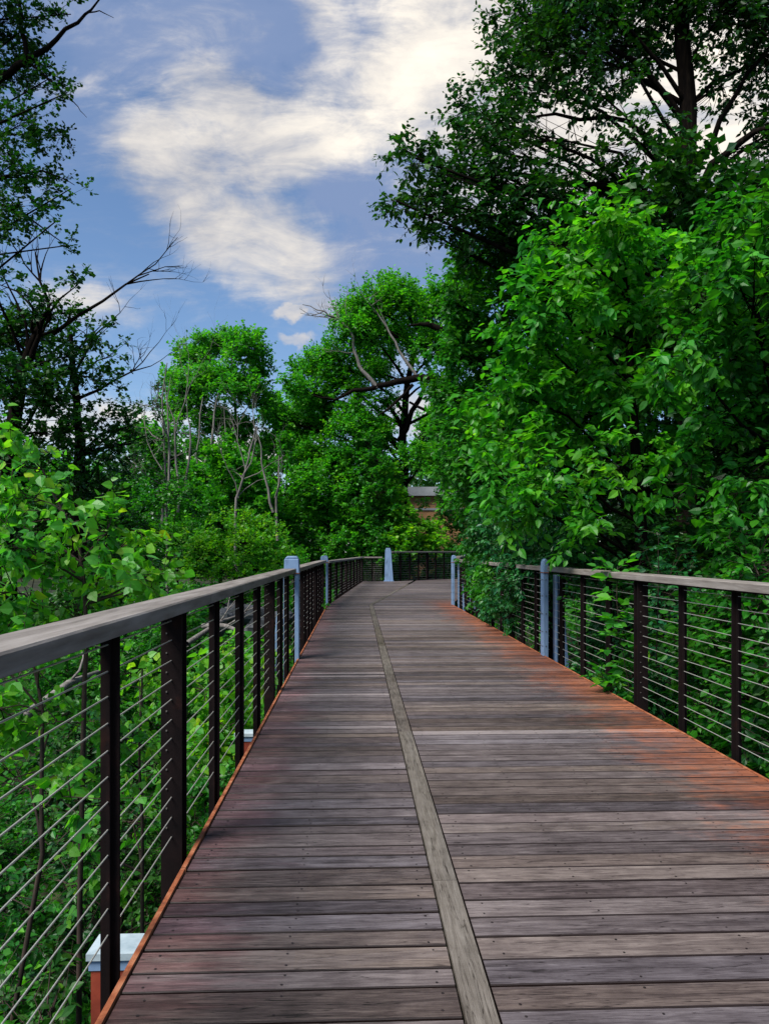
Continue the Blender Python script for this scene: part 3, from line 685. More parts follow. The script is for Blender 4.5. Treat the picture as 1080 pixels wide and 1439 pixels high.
def px_limbs(paths):
    """extra limbs traced as [(px,py,d,r)...] and given real thickness"""
    def fn(mb, rng):
        for path in paths:
            pts = [np.array(P(*q[:3])) for q in path]; rr = [q[3] for q in path]; P2 = [pts[0]]; R2 = [rr[0]]
            for i in range(1, len(pts)):
                L_ = np.linalg.norm(pts[i] - pts[i - 1])
                for t_ in (0.33, 0.66, 1.0):
                    w = rng.normal(0, 0.03 * L_, 3) if t_ < 1 else 0
                    P2.append(pts[i - 1] + (pts[i] - pts[i - 1]) * t_ + w); R2.append(rr[i - 1] + (rr[i] - rr[i - 1]) * t_)
            mb.tube(P2, R2, 6, cap=False)
    return fn

# --- right: tall dark tree
b = gbase(5.35, 13.2)
tree('tall_tree', 'tall dark tree on the right, trunk and limbs reaching past the picture top', 'tree', b,
     tk([(966, 700, 13.2), (962, 330, 13.2), (966, 150, 13.2), (958, 0, 13.2), (955, -140, 13.2)], 0.22, 0.10, b),
     lobes_px([(735, 40, 62), (805, -10, 70), (890, -40, 80), (725, 105, 55), (795, 75, 70), (870, 60, 75), (950, 10, 75), (1040, 10, 85), (1110, 60, 90),
               (700, 170, 45), (655, 155, 34, 0, .8), (668, 205, 45), (625, 245, 40), (583, 222, 34), (560, 207, 20), (596, 278, 42), (556, 282, 24), (645, 300, 48), (610, 330, 34, 0, .7), (700, 245, 60), (760, 190, 60, 0, .35),
               (840, 130, 60, 0, .4), (900, 200, 60, 0, .6), (760, 280, 65), (830, 260, 55), (690, 340, 55), (1015, 120, 50, 0, .35), (1060, 200, 55, 0, .35), (900, 290, 55), (1050, 290, 60, 0, .7), (1010, 260, 40, 0, .5), (1120, 160, 80, 0, .5), (1130, 280, 90),
               (860, -120, 100), (980, -120, 110), (1100, -80, 110), (780, 340, 60), (860, 370, 60), (1000, 360, 60)], 12.8, 1.0, 1),
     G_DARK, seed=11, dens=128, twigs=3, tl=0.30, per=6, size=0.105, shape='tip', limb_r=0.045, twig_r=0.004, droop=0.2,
     extra=px_limbs([[(965, 300, 13.2, .1), (1000, 230, 12.8, .07), (1060, 185, 12.4, .05), (1120, 160, 12, .03)], [(965, 250, 13.2, .08), (1010, 170, 13, .05), (1080, 70, 12.6, .03)],
                     [(960, 285, 13.2, .08), (860, 262, 13, .06), (760, 250, 12.8, .045), (660, 248, 12.8, .02), (600, 258, 12.8, .01)],
                     [(960, 170, 13.2, .07), (900, 90, 13, .05), (820, 40, 13, .03), (740, 20, 13, .012)], [(960, 230, 13.2, .06), (880, 170, 13, .04), (780, 160, 12.7, .025), (700, 175, 12.6, .01)],
                     [(968, 330, 13.2, .07), (1020, 290, 13, .05), (1090, 250, 12.6, .03)]]))

# --- right: mid-green tree behind the vines
b = gbase(3.6, 15.5)
tree('broadleaf_tree', 'broad mid green tree on the right, left flank of the foliage wall above the vines', 'tree', b,
     tk([(770, 640, 15.5), (775, 480, 15.5), (770, 340, 15.5)], 0.16, 0.06, b),
     lobes_px([(700, 340, 50), (660, 385, 38), (720, 400, 65), (650, 430, 34), (672, 470, 50), (645, 500, 36), (700, 520, 60), (640, 560, 40), (625, 590, 26), (680, 590, 60), (650, 640, 46), (700, 660, 60),
               (665, 700, 40), (760, 330, 60), (770, 430, 70), (770, 540, 70), (770, 640, 70), (830, 380, 80), (850, 520, 80), (612, 545, 24)], 15, 1.0, 2),
     G_MID, seed=12, dens=110, twigs=4, tl=0.30, per=7, size=0.12, shape='tip', limb_r=0.04, droop=0.25)

# --- right: nearer ash-like trees with big leaves
b = gbase(3.9, 9.0)
tree('leafy_tree', 'bright green large leaved tree behind the right railing, centre of the foliage wall', 'tree', b,
     tk([(900, 800, 9), (890, 600, 9), (880, 420, 9)], 0.10, 0.035, b),
     lobes_px([(830, 320, 52), (790, 345, 40), (870, 310, 40), (900, 360, 55), (850, 390, 65), (780, 420, 60), (740, 460, 50), (920, 440, 60), (830, 470, 70), (760, 530, 62), (720, 550, 50), (700, 600, 46), (880, 540, 70), (810, 590, 70),
               (740, 630, 60, 0, .55), (690, 660, 45, 0, .55), (860, 650, 70, 0, .55), (780, 690, 60, 0, .55), (930, 620, 60, 0, .55), (950, 520, 60), (720, 710, 50), (830, 740, 50, 0, .55)], 8.8, 0.8, 3),
     G_LIGHT, seed=13, dens=105, twigs=4, tl=0.28, per=7, size=0.115, shape='tip', limb_r=0.028, droop=0.35, twig_r=0.003)
b = gbase(3.9, 6.6)
tree('leafy_tree', 'large leaved tree filling the right edge of the picture above the railing', 'tree', b,
     tk([(1100, 760, 6.8), (1090, 560, 6.8), (1050, 400, 6.8)], 0.07, 0.03, b),
     lobes_px([(1020, 330, 56), (985, 350, 36), (1075, 320, 60), (1060, 410, 66), (990, 420, 55), (1110, 470, 80), (1030, 500, 66), (960, 500, 50), (1080, 580, 70, 0, .5), (1000, 590, 60, 0, .5), (1050, 670, 66, 0, .5), (970, 680, 50, 0, .5), (1110, 680, 70, 0, .5), (1030, 750, 50, 0, .5)], 6.6, 0.5, 4),
     G_MID, seed=14, dens=115, twigs=4, tl=0.26, per=7, size=0.105, shape='tip', limb_r=0.022, droop=0.35, twig_r=0.003)
# dark thicket behind, closes the view under the crowns
for i, (x, y, s) in enumerate([(6.5, 9.5, 21), (9.0, 14.5, 22), (7.4, 19.5, 23), (6.4, 13.0, 24)]):
    b = gbase(x, y)
    rng = np.random.default_rng(s); lb = []
    for k in range(26): lb.append((x + float(np.clip(rng.normal(0, 1.3), -1.7, 3)), y + rng.normal(0, 1.0), rng.uniform(-0.9, 5.6 + i * 0.6), rng.uniform(.8, 1.25)))
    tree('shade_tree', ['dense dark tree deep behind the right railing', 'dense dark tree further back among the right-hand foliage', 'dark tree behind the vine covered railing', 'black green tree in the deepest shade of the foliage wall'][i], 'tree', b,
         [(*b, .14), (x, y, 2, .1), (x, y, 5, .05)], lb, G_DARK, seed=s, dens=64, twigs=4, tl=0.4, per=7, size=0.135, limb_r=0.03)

# --- right: vines over the fence
def vine(name, label, s0, s1, zlo, zhi, seed, n, t0, t1, size, matl, prof=None):
    rng = np.random.default_rng(seed); lb = []
    for k in range(n):
        f = rng.uniform(0, 1); s = s0 + (s1 - s0) * f; top = prof(f) if prof else zhi
        z = rng.uniform(zlo, top); t = rng.uniform(t0, t1); w = W(s, t, z); lb.append((*w, rng.uniform(.22, .42)))
    bx = W((s0 + s1) / 2, (t0 + t1) / 2 + .4); b = gbase(bx[0], bx[1])
    return tree(name, label, 'shrub', b, [(*b, .028), (bx[0], bx[1], 0.3, .022), (bx[0], bx[1], min(1.8, zhi), .012)], lb, matl, seed=seed, dens=260, twigs=3, tl=0.16, per=7, size=size,
                shape='tip', limb_r=0.010, twig_r=0.002, droop=0.5, bark=M_BARKB)
vine('climbing_vine', 'small leaved vine draped over the right railing up to the near blue post', 9.9, 14.0, 0.25, 2.4, 31, 46, 2.28, 3.1, 0.075, G_BLUE, lambda f: 1.6 + 0.9 * math.sin(f * 3))
vine('climbing_vine', 'small leaved vine heaped on the near the bend', 13.0, 15.7, 0.3, 2.6, 32, 42, 2.36, 3.2, 0.078, G_MID, lambda f: 2.7 - 0.6 * f)
vine('climbing_vine', 'tall leafy shrub behind the vines, between the right railing and the trees', 11.0, 16.3, 0.8, 4.6, 33, 60, 2.9, 3.8, 0.09, G_BLUE)
def shrub(name, label, x, y, n, rx, ry, z0, z1, matl, seed, size, dens=120, shape='tip', lobe=(.25, .5), per=7, twigs=3, tl=.2, cat='shrub', group=None, bark=None, up=.9, twig_r=.003, tx=None):
    rng = np.random.default_rng(seed); b = gbase(x, y); lb = []
    for k in range(n):
        a = rng.uniform(0, 6.28); q = rng.uniform(0, 1) ** .6; z = rng.uniform(z0, z1); nar = 1 - 0.45 * max(0, (z - z0) / (z1 - z0) - .5) * 2
        lb.append((x + math.cos(a) * q * rx * nar, y + math.sin(a) * q * ry * nar, z, rng.uniform(*lobe)))
    return tree(name, label, cat, b, [(*b, .026), (x + .05, y, b[2] + (z1 - b[2]) * .5, .018), (x, y, z1 * .85 + b[2] * .15, .008)], lb, matl, seed=seed, dens=dens, twigs=twigs, tl=tl, per=per,
                size=size, shape=shape, limb_r=0.012, twig_r=twig_r, droop=0.25, group=group, bark=bark or M_BARKB, up=up)
shrub('understory_shrub', 'dark shrub behind the cables of the right railing near the tall blue post', 2.95, 8.3, 24, .45, 1.0, -1.3, 1.1, G_BLUE, 41, .075)
shrub('understory_shrub', 'leafy shrub behind the middle of the right railing, tops above the handrail', 3.15, 6.6, 24, .45, .9, -1.4, 1.25, G_MID, 42, .085)
shrub('understory_shrub', 'shrub low behind the right railing at the picture edge', 3.3, 4.9, 16, .45, .8, -1.5, .75, G_DARK, 43, .09)
shrub('understory_shrub', 'dark low shrub furthest right below the crowns', 4.6, 6.2, 22, .8, 1.0, -1.2, 1.9, G_DARK, 44, .10)
def sprout(name, label, pts, seed, matl, size, n=26, cat='sapling', lf=.22):
    """one thin stem with its leaves"""
    rng = np.random.default_rng(seed); root = empty(name, pts[0]); tag(root, label, cat)
    m = MB(); pts = np.array(pts, float); m.tube(pts, np.linspace(.006, .002, len(pts)), 5); fo = MB()
    for k in range(n):
        f = rng.uniform(0.15, 1) * (len(pts) - 1); i = min(int(f), len(pts) - 2); p = pts[i] + (pts[i + 1] - pts[i]) * (f - i)
        d = unit(rng.normal(0, 1, 3) * np.array([1, 1, .4])); L_ = rng.uniform(.3, 1) * lf; m.segs([p], [p + d * L_], .002, .001)
        q = p + d[None] * L_ * np.linspace(.25, 1, 6)[:, None]; sd = unit(np.cross(d, [0, 0, 1.]))
        leaves(fo, rng, q, d * .5 + sd * np.array([1, -1, 1, -1, 1, 0])[:, None] + rng.normal(0, .2, (6, 3)), size, 'tip')
    m.build('stem', M_BARKB, root, smooth=True); fo.build('foliage', matl, root)
sprout('vine_sapling', 'bright sapling pushing through the cables of the right railing and flopping onto the deck edge', [W(6.9, 2.62, -.5), W(6.75, 2.50, 0.1), W(6.7, 2.40, .55), W(6.65, 2.36, .85), W(6.8, 2.42, 1.15)], 51, G_LIGHT, .115, 40, lf=.26)
sprout('vine_sapling', 'small leafy sprout at the foot of the right railing on the stained boards', [W(6.75, 2.5, -.3), W(6.7, 2.36, .02), W(6.7, 2.26, .14), W(6.72, 2.2, .24)], 52, G_LIGHT, .10, 14, lf=.17)
sprout('vine_sapling', 'upright sprout with rounded leaves standing above the right handrail', [W(6.4, 2.62, .3), W(6.3, 2.6, .9), W(6.25, 2.58, 1.25), W(6.2, 2.56, 1.45)], 53, G_BLUE, .07, 24, lf=.26)
sprout('vine_sapling', 'thin climbing shoot hanging inside the right railing beside the near blue post', [W(8.4, 2.6, -.4), W(8.3, 2.5, .3), W(8.35, 2.46, .8), W(8.5, 2.5, 1.1)], 54, G_MID, .06, 26)
sprout('vine_sapling', 'tiny weed at the foot of the far left railing by the bend', [W(16.6, -.74, -.2), W(16.55, -.70, .04), W(16.5, -.66, .12)], 55, G_LIGHT, .06, 8, lf=.09)

# --- left: near cottonwood saplings
def cotton(label, x, y, path, lb, seed, dens=150, size=.062):
    b = gbase(x, y); tree('cottonwood_sapling', label, 'sapling', b, tk(path, .019, .007, b), lb, G_COT, bark=M_BARKB, seed=seed, dens=dens, twigs=3, tl=.2, per=6, size=size, shape='delta',
                          limb_r=.016, twig_r=.0022, droop=.35, up=.25, group='cottonwood saplings below the left railing')
cotton('cottonwood sapling rising above the left handrail, its bright rounded leaves against the dark trees', -1.95, 4.7, [(118, 1000, 4.7), (120, 850, 4.7), (110, 760, 4.8), (60, 660, 4.8)],
       lobes_px([(20, 650, 36), (40, 700, 50), (100, 720, 36), (30, 770, 55), (90, 790, 50), (150, 750, 50), (195, 760, 34), (170, 810, 50), (215, 815, 28), (230, 800, 12), (110, 850, 55), (40, 850, 60), (175, 860, 40), (-30, 720, 60), (-30, 830, 70), (15, 620, 20)], 4.7, .4, 61), 61, dens=190)
cotton('cottonwood sapling showing through the cables at the far left, leaves crowding the railing', -2.6, 4.6, [(60, 1200, 4.6), (60, 1000, 4.6), (40, 900, 4.7)],
       lobes_px([(40, 930, 70), (-20, 1000, 80), (80, 1010, 70), (20, 1090, 80), (100, 1120, 60), (-60, 900, 70)], 4.7, .5, 62), 62, dens=110)
cotton('cottonwood sapling between the first post and the doubled post of the left railing', -1.75, 5.6, [(200, 1300, 5.6), (196, 1080, 5.6), (200, 940, 5.6)],
       lobes_px([(195, 960, 50), (170, 1040, 50), (220, 1080, 50), (185, 1150, 60), (140, 1220, 50)], 5.7, .5, 63), 63, dens=120)
cotton('cottonwood sapling behind the middle posts of the left railing', -1.9, 8.0, [(300, 1200, 8), (305, 1000, 8), (310, 930, 8)],
       lobes_px([(315, 930, 42), (290, 970, 45), (340, 960, 36), (320, 1020, 50), (280, 1050, 50), (360, 920, 30), (240, 960, 40), (375, 960, 24)], 8.0, .6, 64), 64, dens=150, size=.075)
# undergrowth below the left railing
ul = [(-3.2, 5.6, 'G_MID'), (-2.6, 7.2, 'G_DARK'), (-4.4, 7.6, 'G_MID'), (-2.3, 9.4, 'G_MID'), (-4.0, 10.5, 'G_DARK'), (-6.0, 9.5, 'G_MID'), (-1.9, 3.9, 'G_DARK'), (-3.0, 3.9, 'G_MID'), (-2.0, 11.8, 'G_LIGHT'), (-5.6, 13.0, 'G_MID'), (-7.8, 12.2, 'G_DARK')]
lab = ['mid green bush low on the left under the sapling leaves', 'dark bush below the second post of the left railing', 'green bush seen deep through the leftmost cables', 'bush below the middle of the left railing',
       'shadowy bush beyond the left railing near the creek', 'bush at the far left behind the cottonwoods', 'dark bush right below the nearest left railing, beside the beam end', 'bush at the bottom left corner under the cables',
       'pale green bush below the first left blue post', 'bush on the creek bank left of the rocks', 'dark bush furthest left on the bank']
mats = dict(G_MID=G_MID, G_DARK=G_DARK, G_LIGHT=G_LIGHT)
for i, (x, y, g) in enumerate(ul):
    zb = float(gz(np.array(x), np.array(y)))
    shrub('undergrowth_bush', lab[i], x, y, 26, .95, .9, zb + .15, zb + (1.9 if y < 9 else 1.7), mats[g], 70 + i, .08 if y < 8 else .10, dens=75, lobe=(.3, .5), tl=.22, group='bushes below the left railing')

# --- ground cover
def cover():
    rng = np.random.default_rng(5); m = 150000
    x = rng.uniform(-16, 12, m); y = 1 + rng.uniform(0, 1, m) ** 1.4 * 45
    z = gz(x, y) + rng.uniform(0, .35, m) * (1 + .5 * np.sin(x * 2) * np.cos(y * 1.3))
    mb = MB(); leaves(mb, rng, np.stack([x, y, z], 1), rng.normal(0, 1, (m, 3)) * np.array([1, 1, .3]), .14, 'quad')
    tag(mb.build('ground_cover', G_MID), kind='stuff')
cover()

# --- left: dark trees, middle distance
def bare_extra(starts, seed):
    def fn(mb, rng):
        rg = np.random.default_rng(seed)
        for (a, b, r, dep) in starts:
            p, q = np.array(P(*a)), np.array(P(*b)); bare(mb, rg, p, q - p, np.linalg.norm(q - p), r, dep, .12, 3, .38)
    return fn
b = gbase(*P(5, 700, 19)[:2])
tree('creekside_tree', 'dark tree at the left edge with rusty brown trunk and leafy dark limbs', 'tree', b, tk([(2, 760, 19), (18, 620, 19), (30, 520, 19), (60, 450, 19)], .34, .06, b),
     lobes_px([(0, 470, 50), (40, 470, 46), (20, 540, 50), (80, 440, 40, 0, .7), (110, 400, 26, 0, .4), (60, 560, 50), (-40, 520, 70), (0, 620, 50), (70, 610, 34), (-60, 640, 80), (100, 500, 36, 0, .7), (0, 400, 30, 0, .4), (40, 420, 30, 0, .4)], 19, 1.5, 5),
     G_DARK, seed=81, dens=46, twigs=4, tl=.35, per=8, size=.12, limb_r=.06, twig_r=.006,
     extra=bare_extra([((40, 520, 19), (85, 430, 19), .09, 2), ((75, 470, 19), (190, 345, 19), .06, 3), ((70, 450, 19), (110, 350, 19), .05, 3), ((30, 500, 19), (20, 360, 19), .05, 3), ((40, 480, 19), (40, 370, 19.5), .04, 2)], 5))
b = gbase(*P(112, 700, 21)[:2])
tree('creekside_tree', 'dark spreading tree left of the grove, with a long limb reaching right', 'tree', b, tk([(112, 760, 21), (112, 640, 21), (108, 560, 21), (100, 470, 21)], .25, .05, b),
     lobes_px([(100, 480, 36, 0, .6), (140, 470, 30, 0, .5), (70, 520, 40), (130, 530, 40, 0, .8), (160, 500, 26, 0, .4), (90, 590, 40), (150, 590, 30, 0, .6), (180, 600, 28, 0, .7), (165, 640, 30, 0, .6), (130, 620, 30), (60, 640, 40), (110, 680, 40), (200, 590, 22, 0, .6)], 21, 1.2, 6),
     G_DARK, seed=82, dens=44, twigs=4, tl=.35, per=8, size=.12, limb_r=.05, twig_r=.006,
     extra=bare_extra([((110, 560, 21), (180, 465, 21), .05, 3), ((100, 500, 21), (150, 420, 21), .04, 2), ((112, 640, 21), (180, 610, 21), .07, 1)], 6))
# upper left overhanging tree
b = gbase(-9.5, 14.0)
tree('overhanging_tree', 'tall small leaved tree whose limbs hang into the sky at the upper left corner', 'tree', b,
     tk([(-160, 700, 14), (-140, 400, 14), (-110, 200, 14), (-60, 0, 14), (0, -160, 14)], .32, .10, b),
     lobes_px([(10, 30, 50, 0, .8), (60, 20, 34, 0, .6), (100, 20, 28, 0, .45), (20, 100, 50), (70, 110, 32, 0, .6), (95, 130, 16, 0, .5), (40, 170, 46), (85, 190, 26, 0, .7), (20, 230, 46), (75, 250, 34, 0, .8), (100, 265, 20, 0, .6), (35, 290, 36, 0, .8), (80, 310, 24, 0, .6), (5, 310, 34), (-40, 200, 80), (-50, 60, 90), (-30, 330, 60), (95, 345, 12, 0, .5), (0, 380, 24, 0, .5), (40, -60, 60), (-60, -80, 100)], 13.6, .8, 7),
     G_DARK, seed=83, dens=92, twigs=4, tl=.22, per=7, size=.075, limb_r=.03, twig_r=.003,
     extra=px_limbs([[(-110, 180, 14, .1), (0, 110, 13.8, .07), (40, 85, 13.6, .06), (80, 55, 13.6, .04), (120, 20, 13.5, .025), (150, -10, 13.5, .01)], [(40, 85, 13.6, .05), (30, 40, 13.6, .04), (25, -30, 13.6, .03)],
                     [(-80, 280, 14, .06), (10, 290, 13.6, .03), (60, 320, 13.5, .015), (100, 348, 13.5, .006)], [(40, 88, 13.6, .03), (80, 120, 13.5, .018), (110, 150, 13.5, .008), (122, 165, 13.5, .004)],
                     [(120, 20, 13.5, .015), (140, 15, 13.5, .01), (160, 25, 13.5, .004)], [(0, 250, 13.6, .03), (60, 240, 13.5, .015), (105, 260, 13.5, .006)]]))

# --- left centre: tall grove
def pale_stems(paths, bare_from=()):
    f1 = px_limbs(paths)
    def fn(mb, rng):
        f1(mb, rng); rg = np.random.default_rng(len(paths))
        for (a, b_, r, dep) in bare_from:
            p, q = np.array(P(*a)), np.array(P(*b_)); bare(mb, rg, p, q - p, np.linalg.norm(q - p), r, dep, .2, 3, .35)
    return fn
b = gbase(*P(335, 760, 40)[:2])
tree('grove_tree', 'tallest rounded tree of the left grove, sunlit crown above pale forked stems', 'tree', b, tk([(322, 720, 40), (335, 640, 40), (330, 560, 40), (325, 500, 40)], .13, .05, b),
     lobes_px([(270, 500, 30), (305, 488, 26), (345, 490, 28), (365, 520, 20), (300, 530, 36), (340, 545, 34), (265, 545, 32), (250, 575, 26), (370, 560, 18, 0, .6), (300, 590, 34, 0, .9), (335, 605, 30, 0, .8), (285, 630, 26, 0, .7), (355, 640, 26, 0, .6), (240, 605, 22, 0, .6), (245, 530, 16), (325, 470, 10), (282, 476, 10), (355, 478, 12)], 40, 2, 8),
     G_LIGHT, seed=84, dens=62, twigs=5, tl=.55, per=8, size=.17, limb_r=.04, twig_r=.006, bark=M_BARKG, shell=1.5,
     extra=pale_stems([[(265, 745, 38, .10), (285, 690, 38, .08), (300, 600, 38, .06), (310, 540, 38, .03)], [(288, 680, 38, .05), (275, 640, 38, .045), (285, 560, 38, .03)], [(330, 700, 38, .10), (345, 660, 38, .08), (360, 600, 38, .04)], [(340, 665, 38, .05), (320, 630, 38, .035), (315, 570, 38, .02)]]))
b = gbase(*P(235, 760, 33)[:2])
tree('thin_tree', 'slender half bare tree with bundled grey stems left of the grove', 'tree', b, tk([(235, 760, 33), (232, 650, 33), (228, 560, 33), (235, 510, 33)], .08, .02, b),
     lobes_px([(200, 570, 26, 0, .35), (225, 545, 24, 0, .3), (185, 600, 24, 0, .4), (215, 620, 26, 0, .5), (250, 640, 24, 0, .5), (190, 650, 30, 0, .7), (240, 690, 30)], 33, 1.5, 9),
     G_DARK, seed=85, dens=36, twigs=3, tl=.4, per=7, size=.15, limb_r=.04, twig_r=.007, bark=M_BARKG,
     extra=pale_stems([[(228, 740, 32, .07), (238, 640, 32, .05), (232, 540, 32, .02)], [(250, 720, 32, .06), (246, 620, 32, .04), (240, 530, 32, .015)], [(262, 700, 33, .06), (268, 620, 33, .04), (262, 560, 33, .015)]],
                      [((240, 640, 32), (200, 540, 32), .035, 3), ((245, 620, 32), (262, 500, 32), .03, 3), ((228, 660, 32), (180, 580, 32), .03, 3)]))
b = gbase(*P(350, 760, 32)[:2])
tree('thin_tree', 'leaning bare grey tree with twiggy crown just right of the tall grove tree', 'tree', b, tk([(330, 790, 31), (332, 700, 31), (345, 660, 31), (355, 620, 31)], .08, .025, b),
     lobes_px([(360, 640, 18, 0, .25), (385, 670, 18, 0, .3), (330, 660, 16, 0, .25), (400, 640, 16, 0, .3)], 31, 1, 10), G_MID, seed=86, dens=30, twigs=3, tl=.3, per=6, size=.13, limb_r=.03, twig_r=.006, bark=M_BARKG,
     extra=pale_stems([[(384, 720, 30, .06), (372, 670, 30, .04), (362, 610, 30, .02)], [(390, 760, 30, .06), (388, 700, 30, .04), (392, 640, 30, .02)]],
                      [((340, 670, 31), (390, 590, 31), .035, 3), ((345, 660, 31), (330, 580, 31), .03, 3), ((335, 700, 31), (300, 620, 31), .03, 3), ((386, 700, 30), (410, 620, 30), .03, 2)]))

# --- centre: large tree with broken limbs
b = gbase(*P(568, 760, 39)[:2])
big = tree('old_tree', 'huge old tree in the centre with broad crown and dead limbs', 'tree', b, tk([(566, 740, 39), (568, 660, 39), (566, 600, 39), (572, 540, 39), (590, 470, 39)], .32, .12, b),
     lobes_px([(520, 430, 37), (560, 420, 36), (545, 400, 16), (600, 430, 40), (640, 420, 39), (500, 470, 37), (490, 440, 20), (540, 470, 40), (600, 480, 36), (650, 480, 40), (460, 510, 30), (430, 520, 24), (410, 545, 20), (480, 540, 37, 0, .9), (440, 560, 30),
               (520, 520, 37), (500, 580, 30, 0, .8), (400, 590, 24), (450, 600, 26), (485, 600, 24), (515, 632, 22), (455, 575, 22), (425, 590, 20), (540, 570, 24, 0, .5), (620, 540, 26, 0, .5), (660, 560, 30), (530, 610, 26), (580, 640, 24, 0, .8), (620, 640, 26), (640, 600, 24)], 38.5, 2.2, 11),
     G_LIGHT, seed=87, dens=62, twigs=5, tl=.6, per=8, size=.15, shell=1.6, limb_r=.07, twig_r=.007,
     extra=px_limbs([[(610, 530, 36, .2), (578, 533, 36, .18), (545, 540, 36, .15), (510, 548, 36, .11), (470, 562, 36, .06), (440, 555, 36, .03)], [(560, 620, 39, .16), (590, 560, 38, .12), (600, 535, 37, .1)], [(590, 620, 38, .12), (612, 590, 38, .1), (575, 565, 38, .06)],
                     [(660, 475, 36, .22), (630, 468, 36, .18), (605, 457, 36, .14), (590, 455, 36, .08), (572, 458, 36, .03)], [(605, 457, 36, .1), (596, 445, 36, .05)], [(580, 540, 36, .09), (545, 575, 36, .06), (530, 585, 36, .03)]]))
dl = MB(); rgd = np.random.default_rng(4)
px_limbs([[(530, 545, 36, .12), (508, 520, 36, .09), (498, 495, 36, .08), (492, 465, 36, .06), (478, 450, 36, .05), (455, 437, 36, .035), (425, 428, 36, .015)], [(478, 450, 36, .03), (450, 445, 36, .02), (422, 440, 36, .01)],
          [(586, 533, 36, .09), (565, 500, 36, .07), (548, 470, 36, .05), (530, 440, 36, .03), (505, 420, 36, .015)]])(dl, rgd)
for a_, b_ in (((470, 447, 36), (440, 432, 36)), ((490, 465, 36), (470, 430, 36)), ((455, 437, 36), (430, 450, 36)), ((530, 440, 36), (495, 402, 36)), ((498, 495, 36), (460, 510, 36)), ((485, 455, 36), (452, 412, 36)), ((548, 470, 36), (535, 430, 36))):
    p_, q_ = np.array(P(*a_)), np.array(P(*b_)); bare(dl, rgd, p_, q_ - p_, np.linalg.norm(q_ - p_) * 1.0, .03, 2, .1, 3, .5)
o_ = dl.build('dead_limb', M_BARKG, big, smooth=True); o_['label'] = 'bare grey dead limb'

# --- shrub and small tree layer in front
def px_tree(name, label, px, base_d, path, lst, matl, seed, dens=60, size=.13, tw=3, tl=.3, r0=.07, bark=None, shape='quad', dj=1.0, **kw):
    b = gbase(*P(px, 760, base_d)[:2])
    return tree(name, label, 'tree' if r0 > .05 else 'shrub', b, tk([(q[0], q[1], base_d) for q in path], r0, r0 * .3, b), lobes_px(lst, base_d, dj, seed), matl, bark=bark, seed=seed, dens=dens * 1.45, twigs=tw, tl=tl, per=7, size=size, shape=shape, limb_r=.03, twig_r=.005, **kw)
px_tree('small_tree', 'rounded bright green small tree just behind the far left railing corner', 462, 36.5, [(462, 760), (460, 700), (458, 650)],
        [(440, 640, 24), (470, 650, 28), (430, 680, 30), (480, 690, 32), (450, 710, 34), (410, 720, 26), (500, 730, 30, 0, .8), (440, 750, 30, 0, .8), (480, 765, 30, 0, .8), (400, 765, 24), (520, 770, 26), (455, 615, 14), (510, 690, 22), (445, 790, 30), (495, 795, 30)], G_LIGHT, 91, dens=58, size=.15, tl=.45)
px_tree('small_tree', 'slim small tree with reddish stems between the bright small tree and the brick building', 525, 36, [(528, 760), (524, 690), (518, 630)],
        [(515, 620, 20), (500, 640, 20), (535, 650, 22), (530, 690, 24), (550, 680, 20), (500, 670, 20), (545, 720, 26), (515, 720, 24), (540, 760, 28)], G_MID, 92, dens=60, size=.16, bark=M_BARKB)
px_tree('yellow_shrub', 'yellow green shrub in front of the brick building', 562, 36, [(560, 770), (558, 730)],
        [(550, 700, 20), (565, 720, 20), (545, 735, 22), (575, 745, 18), (560, 765, 24), (540, 690, 12), (590, 765, 20), (610, 765, 18), (590, 735, 14), (612, 745, 12), (556, 690, 14), (548, 660, 14)], G_YEL, 93, dens=55, size=.17, r0=.04)
px_tree('right_bank_tree', 'light green tree leaning over from the right beside the brick building', 660, 40, [(665, 760), (655, 690), (645, 620)],
        [(640, 600, 24), (655, 640, 26), (635, 650, 16), (650, 690, 24), (662, 730, 28), (640, 740, 16), (650, 770, 24), (680, 690, 30), (680, 620, 30), (622, 700, 13), (626, 725, 15), (604, 738, 12), (596, 706, 8), (690, 770, 30), (628, 775, 14)], G_LIGHT, 94, dens=70, size=.13, bark=M_BARKG)
px_tree('bank_shrub', 'dark green shrub under the brick building, above the far railing', 600, 37.5, [(600, 790), (600, 765)], [(590, 785, 20), (620, 790, 20), (570, 795, 18), (645, 795, 18), (605, 770, 14), (560, 800, 18), (540, 800, 20)], G_MID, 95, dens=55, size=.16, r0=.04)
px_tree('bank_shrub', 'light green spreading shrub left of the first left blue post', 345, 25, [(345, 790), (342, 750)],
        [(310, 740, 24), (340, 725, 20), (370, 735, 22), (300, 770, 28), (340, 765, 30), (380, 770, 24), (270, 770, 26), (320, 800, 30), (360, 800, 30), (280, 800, 26), (400, 790, 20), (390, 750, 16)], G_YEL, 96, dens=50, size=.11, r0=.04)
px_tree('bank_shrub', 'mid green layered shrub below the bare stems', 250, 27, [(250, 790), (245, 730)],
        [(220, 700, 24), (250, 690, 22), (280, 715, 24), (210, 740, 30), (250, 750, 30), (195, 780, 30), (240, 790, 30), (290, 780, 26), (180, 720, 24), (170, 760, 28)], G_MID, 97, dens=55, size=.12, r0=.05)
px_tree('bank_shrub', 'fresh green shrub left of the small tree, right of the bare grey stems', 400, 37, [(400, 790), (402, 720)],
        [(385, 700, 18), (410, 690, 20), (395, 730, 24), (420, 660, 20), (400, 650, 16), (430, 640, 16), (380, 760, 22), (400, 620, 16), (375, 660, 16, 0, .5)], G_MID, 98, dens=60, size=.15, r0=.045)
